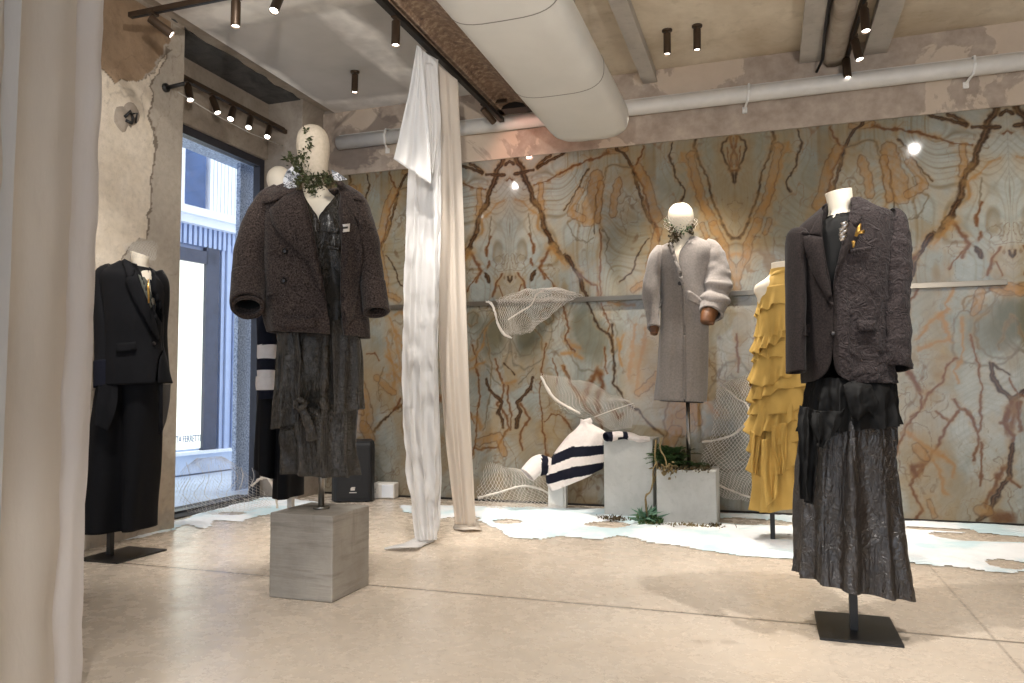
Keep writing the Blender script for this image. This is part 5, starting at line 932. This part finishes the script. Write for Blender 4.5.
# ------------------------------------------------------------------ fake snow along the wall and by the window
def snow(name, label, poly, holes, st=.022, edge=.07):
    a = [float(x) for x in poly.split()]; pg = [on_z(a[i], a[i+1]) for i in range(0, len(a), 2)]; pg = [(p.x, p.y) for p in pg]; hs = [(on_z(x, y), rx, ry) for x, y, rx, ry in holes]
    x0, x1 = min(p[0] for p in pg), max(p[0] for p in pg); y0, y1 = min(p[1] for p in pg), max(p[1] for p in pg); nx = int((x1-x0)/st)+2; ny = int((y1-y0)/st)+2; ix = {}; v = []; f = []
    P = np.array(pg); Q = np.roll(P, -1, 0)
    gx, gy = np.meshgrid(x0+st*np.arange(nx), y0+st*np.arange(ny)); gx = gx.ravel(); gy = gy.ravel(); D_ = np.full(len(gx), 9.); I = np.zeros(len(gx), bool)
    for (ax, ay), (bx, by) in zip(P, Q):
        L = (bx-ax)**2+(by-ay)**2; tt = np.clip(((gx-ax)*(bx-ax)+(gy-ay)*(by-ay))/L, 0, 1); D_ = np.minimum(D_, np.hypot(gx-ax-tt*(bx-ax), gy-ay-tt*(by-ay))); c = (ay > gy) != (by > gy); I ^= c & (gx < (bx-ax)*(gy-ay)/(by-ay+1e-12)+ax)
    sd = np.where(I, D_, -D_)
    for p, rx, ry in hs: sd = np.minimum(sd, (np.hypot((gx-p.x)/rx, (gy-p.y)/ry)-1)*min(rx, ry))
    sd = sd+.13*(fbm(gx*2.5, gy*2.5, 3, 5)-.5)+.07*(fbm(gx*12, gy*12, 3, 7)-.5)
    h = np.clip(sd/.16, 0, 1)*.016*(.5+fbm(gx*7, gy*7, 3, 9))+.003+np.clip(sd, 0, .5)*.02; h[gy > WY-.03] = .003; keep = sd > 0; keep &= (gy < WY-.01)
    K = keep.reshape(ny, nx); H = h.reshape(ny, nx); X = gx.reshape(ny, nx); Y = gy.reshape(ny, nx)
    for j in range(ny-1):
        for i in range(nx-1):
            if K[j, i] and K[j, i+1] and K[j+1, i] and K[j+1, i+1]:
                q = []
                for (jj, ii) in ((j, i), (j, i+1), (j+1, i+1), (j+1, i)):
                    if (jj, ii) not in ix: ix[(jj, ii)] = len(v); v.append((X[jj, ii], Y[jj, ii], H[jj, ii]))
                    q.append(ix[(jj, ii)])
                f.append(q)
    return tag(mk(name, v, f, M['snow']), label, 'snow', None, 'stuff')
snow('fake_snow', 'drift of white fake snow on the floor along the foot of the stone wall', '395 505 480 506 600 508 718 513 900 520 1080 528 1200 540 1150 575 1060 570 1002 573 960 568 880 563 800 560 740 556 700 552 650 544 622 537 600 541 560 537 540 540 515 538 500 531 482 524 474 517 440 520 400 513',
     [(507,522,.13,.12),(608,525,.15,.10),(757,522,.35,.12),(925,529,.2,.06),(985,538,.34,.14),(1010,566,.1,.15)])
snow('fake_snow', 'drift of white fake snow spilling in beside the shop window', '168 524 200 514 225 507 252 500 262 497 300 500 330 505 300 512 262 516 240 522 215 520 205 528 185 524 172 531', [(232,514,.12,.08)])
snow('fake_snow', 'small patch of white fake snow trailing along the foot of the plaster pier', '120 541 148 537 168 531 168 527 140 534 118 539', [], .016)
# ------------------------------------------------------------------ striped sweater posed on a small white plinth
sp0 = on_z(556, 510); wp = empty('display_block', (sp0.x, sp0.y+.05, 0)); tag(wp, 'small white display block standing under the striped sweater', 'plinth')
wp.rotation_euler = (0, 0, .15); MB().box(-.075, .06, -.07, .07, 0, .235).build('block', M['white_paint'], wp, bevel=.004); MB().box(.06, .085, -.06, .07, 0, .23).build('side_face', M['label_white'], wp, bevel=.003)
S = At('striped_sweater', (sp0.x+.1, sp0.y-.03, .23), 'white knit sweater with broad navy stripes propped on the small white block', 'sweater')
def stripe(c):
    d = c-S.o; k = d.y and d; px = None
    t = S.dist/(S.dist) ; q = S.o+d  # project back to the picture-independent local frame: stripes run across the body
    x, z = c.x, c.z
    for (a, b) in SB:
        za = a[0]+(a[1]-a[0])*min(1, max(0, (x-XA)/(XK-XA))) if x < XK else a[1]+(a[2]-a[1])*min(1, max(0, (x-XK)/(XB-XK)))
        zb = b[0]+(b[1]-b[0])*min(1, max(0, (x-XA)/(XK-XA))) if x < XK else b[1]+(b[2]-b[1])*min(1, max(0, (x-XK)/(XB-XK)))
        if zb < z < za: return 1
    return 0
XA, XK, XB = S.P(546, 460).x, S.P(571, 460).x, S.P(604, 460).x; zz = lambda y: S.P(575, y, -.05).z
SB = [((zz(458), zz(446), zz(445)), (zz(467), zz(456.5), zz(454))), ((zz(475), zz(465.5), zz(462)), (zz(484), zz(476.5), zz(471)))]
S.loft('knit_body', [(580.5,419,591,422,.045,0),(580,424,596,426.5,.06,0),(575.5,429,606,432,.085,0),(565,439,606,437,.11,0),(556,451,605,443,.13,0),(549,463,604,449,.14,0),(546,474,603.5,456,.145,0),(547,483,603,462,.145,0),(551,490.5,601.5,468,.14,0)], [M['knit_white'], M['knit_navy']], sub=12, n=110, fold=drape(.022, 4, 1.2), disp=wrinkle(.008, 9), thick=.008, matf=stripe)
S.tube('roll_neck', [(587,424,-.0,6,.055),(585.5,419.5,-.0,5.6,.05)], M['knit_white'], sub=4, thick=.012)
S.tube('left_sleeve', [(552,468,0,7,.07),(546,466,-.02,9.5,.075),(539,464.5,-.05,9.8,.075),(532,470,-.08,9,.07),(527.5,475,-.1,8.4,.065)], [M['knit_white'], M['knit_navy']], sub=10, disp=wrinkle(.006, 12), thick=.01, matf=lambda c: 1 if S.P(541, 466, -.03).x < c.x < S.P(548, 466, -.03).x else 0)
SL = At('striped_sleeve', on_z(606, 440, .655)+Vector((0, .1, 0)), 'striped navy and white knit sleeve lying across the top of the taller concrete block', 'sleeve'); SL.root.location.z = .655
SL.base = Vector(SL.root.location); SL.o = SL.inv @ (CAM-SL.base); SL.dist = -SL.o.y
bx = [SL.P(q, 436, 0).x for q in (612, 617, 622, 627)]
SL.tube('knit_tube', [(606,437,-.02,5,.06),(613,436,0,4.5,.07),(622,435,0,4.3,.075),(632,437,0,3.6,.075),(640,439,-.02,3.0,.07),(649,439.2,-.02,2.2,.05)], [M['knit_white'], M['knit_navy']], sub=14, disp=wrinkle(.01, 11), thick=.006, capend=True, matf=lambda c: 1 if (c.x < bx[0] or (bx[1] < c.x < bx[3] and c.z < .02+.0) or bx[2] < c.x < bx[3]) else 0)
# ------------------------------------------------------------------ nets
NF = At('draped_net', (on_y(540, 300, WY).x, WY-.03, 1.9), 'pale knotted net draped over the wall rail near the white drapes', 'net')
lace('net_mesh', [(492,302,606,302,-.05),(500,298,590,296,-.07),(522,290,556,287,-.08),(505,298,585,296,-.10),(496,302,570,301,-.10),(498,312,556,311,-.08),(500,324,542,322,-.06),(506,336,530,334,-.05)], M['net'], NF.root, NF, .0042, 26, 34, .03, 1.)
NF.tube('rolled_net_edge', [(486,302,-.07,0.50,.005),(491,303,-.08,0.67,.005),(495,312,-.08,0.59,.005),(498,324,-.07,0.67,.005),(504,334,-.06,0.76,.005),(512,338,-.06,0.50,.005)], M['net'], thick=0, disp=crinkle(.008, 40))
NF.tube('net_strand', [(508,320,-.08,.7,.006),(520,312,-.09,.9,.006),(531,305,-.09,.7,.006),(537,294,-.09,.8,.006),(548,288.5,-.08,.7,.006)], M['net'], thick=0)
PN = At('draped_net', on_z(520, 507)+Vector((0, -.06, 0)), 'sheer pale net gathered on the floor left of the striped sweater', 'net')
lace('net_mesh', [(486,462,520,470,.06),(480,480,545,478,.05),(476,492,556,490,.0),(478,500,562,499,-.08),(482,505,566,505,-.14),(490,508,560,509,-.2)], M['net'], PN.root, PN, .004, 20, 24, .06, 2., crump=.06)
PN.tube('gathered_edge', [(478,498,-.05,0.42,.005),(500,492,-.08,0.46,.005),(522,486,-.1,0.42,.005),(540,489,-.12,0.42,.005),(553,496,-.1,0.34,.005)], M['net'], thick=0, disp=crinkle(.008, 40))
HN = At('draped_net', on_y(595, 420, WY-.06), 'fine pale net stretched over the stone wall behind the striped sweater', 'net')
lace('net_mesh', [(540,372,590,382,0),(548,392,622,398,-.02),(560,408,648,402,-.03),(590,420,650,412,-.03),(612,430,640,428,-.03)], M['net'], HN.root, HN, .003, 24, 28, .03, 4.)
HN.tube('gathered_edge', [(594,417,-.04,0.34,.005),(610,411,-.05,0.38,.005),(628,405,-.05,0.34,.005),(645,400,-.04,0.29,.005)], M['net'], thick=0)
HN.tube('gathered_edge', [(541,376,-.03,0.50,.005),(552,396,-.04,0.59,.005),(566,406,-.04,0.50,.005),(580,414,-.04,0.42,.005)], M['net'], thick=0, disp=crinkle(.01, 30))
RN = At('draped_net', on_y(735, 440, WY-.1), 'pale net hanging in folds between the planted concrete block and the mustard dress', 'net')
lace('net_mesh', [(722,384,752,372,0),(716,392,762,384,-.03),(714,410,765,408,-.05),(712,432,766,430,-.07),(704,450,768,450,-.08),(700,466,768,470,-.08),(712,482,766,486,-.06),(722,498,768,504,-.02)], M['net'], RN.root, RN, .0046, 16, 56, .05, 6., crump=.05)
for p in ([(722,385,-.04,0.55,.005),(730,392,-.06,0.50,.005),(738,399,-.07,0.50,.005),(746,404,-.07,0.50,.005),(749,412,-.07,0.59,.005),(748,426,-.07,0.42,.005)], [(752,404,-.06,0.42,.005),(762,396,-.06,0.42,.005),(770,390,-.05,0.34,.005)], [(702,442,-.08,0.50,.005),(716,440,-.09,0.59,.005),(732,435,-.1,0.63,.005),(746,424,-.1,0.59,.005),(760,412,-.09,0.46,.005),(770,406,-.08,0.38,.005)], [(716,484,-.07,0.46,.005),(730,490,-.09,0.50,.005),(746,496,-.09,0.50,.005),(764,500,-.06,0.42,.005)]):
    RN.tube('gathered_edge', p, M['net'], thick=0, disp=crinkle(.006, 40))
WN = At('draped_net', on_z(232, 511), 'tangled white net heaped on the floor against the shop window', 'net')
lace('net_mesh', [(196,458,222,456,.0),(182,470,238,466,-.02),(176,486,252,478,-.04),(178,500,262,490,-.08),(188,512,270,500,-.14),(206,516,272,508,-.2)], M['net'], WN.root, WN, .003, 22, 28, .12, 9., crump=.10)
WN.tube('gathered_edge', [(252,486,-.14,0.42,.005),(258,480,-.16,0.67,.005),(266,478,-.18,0.76,.005),(272,484,-.18,0.59,.005),(276,496,-.16,0.50,.005),(277,508,-.14,0.42,.005)], M['net'], thick=0, disp=crinkle(.01, 30))
for q in range(7):
    x = 186+q*11; WN.tube('net_strand', [(x,462+q,-.02,.22,.002),(x+4+4*math.sin(q*2),478,-.06,.22,.002),(x-3+5*math.sin(q*3.1),494,-.1,.22,.002),(x+8,506-q,-.14,.22,.002)], M['net'], thick=0)
# ------------------------------------------------------------------ planting
def fern(o, c, n, L, spread, m, up=.6):
    v = []; f = []
    for k in range(n):
        a = 2*PI*k/n+random.uniform(-.3, .3); e = random.uniform(.2, 1.); d = Vector((math.cos(a)*spread, math.sin(a)*spread, up*e+.25)).normalized(); l = L*random.uniform(.6, 1.1); p = Vector(c)+Vector((random.uniform(-.03, .03), random.uniform(-.03, .03), 0)); pts = []
        for j in range(9): t = j/8; pts.append(p+d*l*t+Vector((0, 0, -.45*l*t*t)))
        for j in range(1, 9):
            t = (pts[j]-pts[j-1]).normalized(); sd = t.cross(Vector((0, 0, 1))).normalized(); w = .055*(1-abs(j/8-.4))*L/.25
            for sg in (-1, 1): i = len(v); q = pts[j]; v += [q, q+sd*sg*w*.5+t*.012+Vector((0, 0, .006)), q+sd*sg*w+t*.028, q+sd*sg*w*.5-t*.008]; f.append((i, i+1, i+2, i+3))
    o2 = mk('fern_fronds', v, f, m, o, False); return o2
px_ = (PB[0]+PB[1])/2; py_ = (PB[2]+PB[3])/2
fe = empty('potted_fern', (px_-.1, py_-.05, PB[4])); tag(fe, 'dark green fern and moss growing on top of the shorter concrete block', 'fern')
fern(fe, (-.05, 0, .0), 34, .27, .6, M['fern'], .9); fern(fe, (.10, .06, .0), 20, .2, .8, M['fern'], .4); fern(fe, (-.06, .08, .02), 30, .30, .35, M['fern'], 1.3); fern(fe, (.0, .1, .02), 18, .26, .5, M['green'], 1.1)
pd = [((random.uniform(-.15, .28), random.uniform(-.19, .18), .004), rdir(1.2)) for _ in range(500)]; v, f = leaf_mesh(pd, .035, .008); tag(mk('moss', v, f, M['dry_green'], fe, False), kind='stuff')
vi = At('dry_vine', on_z(654, 524)+Vector((0, .02, 0)), 'dry yellow vine trailing down the gap between the two pale concrete blocks', 'vine')
for p in ([(662,438,-.02,.4,.003),(660,448,-.06,.45,.003),(665,458,-.1,.5,.004),(667,466,-.14,.4,.003),(672,471,-.16,.4,.003)], [(657,462,-.04,.4,.003),(653,470,-.06,.4,.003),(653,482,-.05,.4,.003),(650,492,-.05,.4,.003),(646,496,-.06,.6,.005),(646,506,-.05,.6,.005),(647,516,-.05,.4,.003)], [(656,440,0,.8,.006),(655,456,-.02,.6,.006),(657,470,-.03,.5,.005),(652,486,-.02,.5,.005)]):
    vi.tube('stem', p, M['vine'], thick=0, disp=crinkle(.004, 50))
pd = [(vi.P(random.gauss(668, 6), random.gauss(469, 2.4), -.15), rdir()) for _ in range(60)]; v, f = leaf_mesh(pd, .04, .012); mk('dry_leaf', v, f, M['vine'], vi.root, False)
ag = empty('green_plant', on_z(650, 524)); tag(ag, 'blue green leafy plant on the snow at the foot of the two pale concrete blocks', 'plant')
pd = []
for k in range(60): a = random.uniform(0, 2*PI); e = random.uniform(.2, 1.4); pd.append(((random.gauss(-.02, .03), random.gauss(0, .03), random.uniform(0, .05)), (math.cos(a), math.sin(a), e)))
v, f = leaf_mesh(pd, .15, .016, .3); mk('leaves', v, f, M['agave'], ag, False)
pd = [((random.gauss(.03, .04), random.gauss(-.04, .03), random.uniform(.0, .05)), rdir(.6)) for _ in range(140)]; v, f = leaf_mesh(pd, .05, .018); tag(mk('ground_cover', v, f, M['fern'], ag, False), kind='stuff')
for (x, y, n, s_, m, lab) in ((614, 521, 120, .1, 'dry_green', 'flat tuft of brown moss on the snow at the foot of the taller block'), (688, 529, 200, .2, 'vine', 'thin line of dry straw along the foot of the shorter planted block'), (714, 529, 60, .03, 'dry_green', 'tiny tuft of moss at the right corner of the shorter planted block')):
    mo = on_z(x, y); pd = [((random.gauss(0, s_*.6), random.gauss(0, .03), .004), rdir(.9)) for _ in range(n)]; v, f = leaf_mesh(pd, .04, .007); o = mk('moss_tuft', v, f, M[m], None, False); o.location = (mo.x, mo.y, .012); tag(o, lab, 'moss', None, 'stuff')
# ------------------------------------------------------------------ loudspeaker and white box in the corner
s0, s1 = on_z(334, 503), on_z(372, 502); sd = (s1-s0); w = sd.length; spk = empty('loudspeaker', ((s0.x+s1.x)/2, (s0.y+s1.y)/2, 0), math.atan2(sd.y, sd.x)); tag(spk, 'black loudspeaker standing on the floor in front of the stone wall', 'speaker')
v = []; n_ = 12
zt = CH-(441.5-386)*7.2/FPX; pr = [(-w/2+.0, .38), (-w/2-.03, .1), (-w/2, .02), (-w/2+.02, 0), (w/2-.02, 0), (w/2, .02), (w/2+.02, .1), (w/2-.01, .38)]
v = [(x, y, z) for z in (.01, zt-.04, zt-.012, zt) for x, y in [(a*(1 if z < zt-.02 else .97 if z < zt else .93), b*1. + (0 if z < zt-.02 else .01)) for a, b in pr]]; k = len(pr)
mk('cabinet', v, [(i*k+j, i*k+(j+1) % k, (i+1)*k+(j+1) % k, (i+1)*k+j) for i in range(3) for j in range(k)]+[tuple(range(k-1, -1, -1)), tuple(3*k+j for j in range(k))], M['speaker'], spk, False)
MB().box(-w/2+.03, w/2-.03, -.008, .002, .04, zt-.05).build('grille', M['speaker'], spk, bevel=.004)
lz = CH-(490-386)*7.2/FPX; MB().box(-.024, .016, -.012, -.006, lz-.006, lz+.018).box(-.016, .02, -.012, -.006, lz+.018, lz+.026).box(-.036, .032, -.012, -.006, lz-.03, lz-.022).build('badge', M['label_white'], spk)
for x in (-w/2+.05, w/2-.05):
    for y in (.05, .33): MB().tube([(x, y, 0), (x, y, .012)], .018, 10).build('foot', M['black_metal'], spk)
w0, w1 = on_z(371.5, 499.5), on_z(395, 498.5); wb = empty('white_box', ((w0.x+w1.x)/2, (w0.y+w1.y)/2+.02, 0), .1); tag(wb, 'small white equipment box on the floor beside the black loudspeaker', 'box'); a = (w1-w0).length/2
MB().box(-a, a, -.03, .1, .004, .155).build('casing', M['white_paint'], wb, bevel=.012); MB().box(-a+.03, -a+.034, -.036, -.029, .06, .075).box(-a+.03, -a+.034, -.036, -.029, .085, .10).build('socket', M['dark_metal'], wb); MB().box(-.015, a-.01, -.036, -.029, .015, .14).build('front_panel', M['facade_white'], wb, bevel=.004)
# thin wire from the peg to the far end of the window track
wq = empty('thin_wire', on_x(178, 92, WXL+.02)); tag(wq, 'thin pale wire strung from the plaster pier across the window spotlights', 'wire'); e0 = wq.location
MB().tube([Vector((0, 0, 0)), on_x(214, 114, -4.42)-e0, on_x(250, 133, -4.38)-e0, on_x(283, 146, -4.3)-e0], .004, 6).build('wire', M['net_dark'], wq, True)
# ------------------------------------------------------------------ lamps
G = 'spotlights over the shop window'
for i, (x0, y0, x1, y1) in enumerate(((188, 84, 195, 107), (213, 98, 221, 117), (233, 110, 232.5, 129), (250.5, 118, 250.5, 136), (269.5, 127, 268.5, 146))):
    tpz = on_x(x0, y0, -4.6); tpz.z = 3.683; en = on_x(x1, y1, -4.6+(.0)); lab = ['tilted bronze spotlight nearest the plaster pier on the window track', 'tilted bronze spotlight second from the plaster pier on the window track', 'bronze spotlight in the middle of the five on the window track', 'bronze spotlight second from the far end of the window track', 'bronze spotlight at the far end of the window track'][i]
    aim = tpz+Vector((0, 0, -.045))+(Vector((en.x+.06, en.y-.12, en.z))-tpz-Vector((0, 0, -.045))).normalized()*2
    spot_lamp(tpz, aim, lab, 25, .9, group=G)
q = on_z(166, 22, 3.59); spot_lamp((q.x, 3.946, 3.592), on_y(180, 44, 3.946)+Vector((0, .16, 0)), 'tilted bronze spotlight near the free end of the dark track at the upper left', 20)
q = on_y(236, 2, 3.946); spot_lamp((q.x, 3.946, 3.592), (q.x+.02, 3.9, 0), 'bronze spotlight hanging straight from the dark track at the top left edge', 0)
q = on_y(280, -6, 3.946); spot_lamp((q.x, 3.946, 3.592), on_y(271, 18, 3.85), 'tilted bronze spotlight cut by the top edge right of the hanging one', 0)
q = on_x(396, 14, -2.345); spot_lamp((-2.345, q.y, 3.60), (-2.33, q.y-.1, 0), 'bronze spotlight on the lighting rail left of the white drapes', 40)
q = on_x(433, 48, -2.345); spot_lamp((-2.40, q.y, 3.60), (-2.55, q.y-.05, 1.4), 'bronze spotlight on the lighting rail in front of the white drapes', 60, .8)
q = on_z(355, 71.5, 4.0); spot_lamp((q.x, q.y, 4.0), (q.x, q.y-.1, 0), 'single bronze ceiling spotlight on the plasterboard above the tweed coat', 60, 1.1, plate=True, stem=.05)
q = on_z(667, 30, 4.0); spot_lamp((q.x, q.y, 4.0), (q.x-.05, q.y+.22, 0), 'left one of the two bronze ceiling spotlights near the stone wall', 120, 1.2, plate=True, stem=.05)
q = on_z(697, 25.5, 4.0); spot_lamp((q.x, q.y, 4.0), (q.x-.1, q.y+.25, 0), 'right one of the two bronze ceiling spotlights near the stone wall', 120, 1.2, plate=True, stem=.05)
for (x0, y0, x1, y1, lab, p) in ((864, 6, 860, 31, 'bronze spotlight nearest the view under the concrete rib', 80), (855, 37, 851, 60, 'tilted bronze spotlight in the middle of three under the concrete rib', 60), (846, 56, 844, 80, 'bronze spotlight nearest the stone wall under the concrete rib', 100)):
    q = on_z(x0, y0, 3.853); spot_lamp(q, (q.x+(.25 if p == 60 else .05), q.y-.25, q.z-1.5), lab, p*.6, .9, L=.16, r=.033)
q = on_y(484, 108, 6.3); spot_lamp((q.x, 6.3, 3.62), (q.x+.25, 6.85, 3.2), 'small bronze spotlight in the gap between the ivory drape and the rusted beam', 4, 2.2, col=(1, .5, .38))
MB().box(q.x-.03, q.x+.22, 6.285, 6.315, 3.62, 3.65).build('light_bracket', M['bronze']); tag(bpy.data.objects['light_bracket'], 'short dark bracket carrying the small spotlight right of the ivory drape', 'bracket')
# ------------------------------------------------------------------ daylight, unseen spots and added brightening beams
def out_lamp(x, y, z, aim, power, ang=.9, blend=.8, col=(1, .95, .89), size=.025):
    """unseen spot beam: some inferred ceiling spots, some added to brighten the room"""
    l = bpy.data.lights.new('unseen_spot_beam', 'SPOT'); l.energy = power; l.spot_size = ang; l.spot_blend = blend; l.color = col; l.shadow_soft_size = size
    o = bpy.data.objects.new('unseen_spot_beam', l); COL.objects.link(o); o.location = (x, y, z); o.rotation_euler = (Vector(aim)-o.location).to_track_quat('-Z', 'Y').to_euler()
W = bpy.data.worlds.new('daylight'); SC.world = W; W.use_nodes = True; nt = W.node_tree; bg = nt.nodes['Background']
tc = nt.nodes.new('ShaderNodeTexCoord'); sx = nt.nodes.new('ShaderNodeSeparateXYZ'); nt.links.new(tc.outputs['Generated'], sx.inputs[0]); cr = nt.nodes.new('ShaderNodeValToRGB')
cr.color_ramp.elements[0].color = (.76, .86, 1, 1); cr.color_ramp.elements[1].color = (.9, .95, 1, 1); nt.links.new(sx.outputs[2], cr.inputs[0]); nt.links.new(cr.outputs[0], bg.inputs[0]); bg.inputs[1].default_value = WORLD
for a in LAMPS: out_lamp(*a)
vs = SC.view_settings; vs.view_transform = 'Standard'; vs.look = 'None'; vs.gamma = 1; vs.use_curve_mapping = False; vs.exposure = EXPO
SC.cycles.max_bounces = 8; SC.cycles.diffuse_bounces = 4; SC.cycles.transparent_max_bounces = 16; SC.cycles.sample_clamp_indirect = 4.
SC.cycles.caustics_reflective = False; SC.cycles.caustics_refractive = False
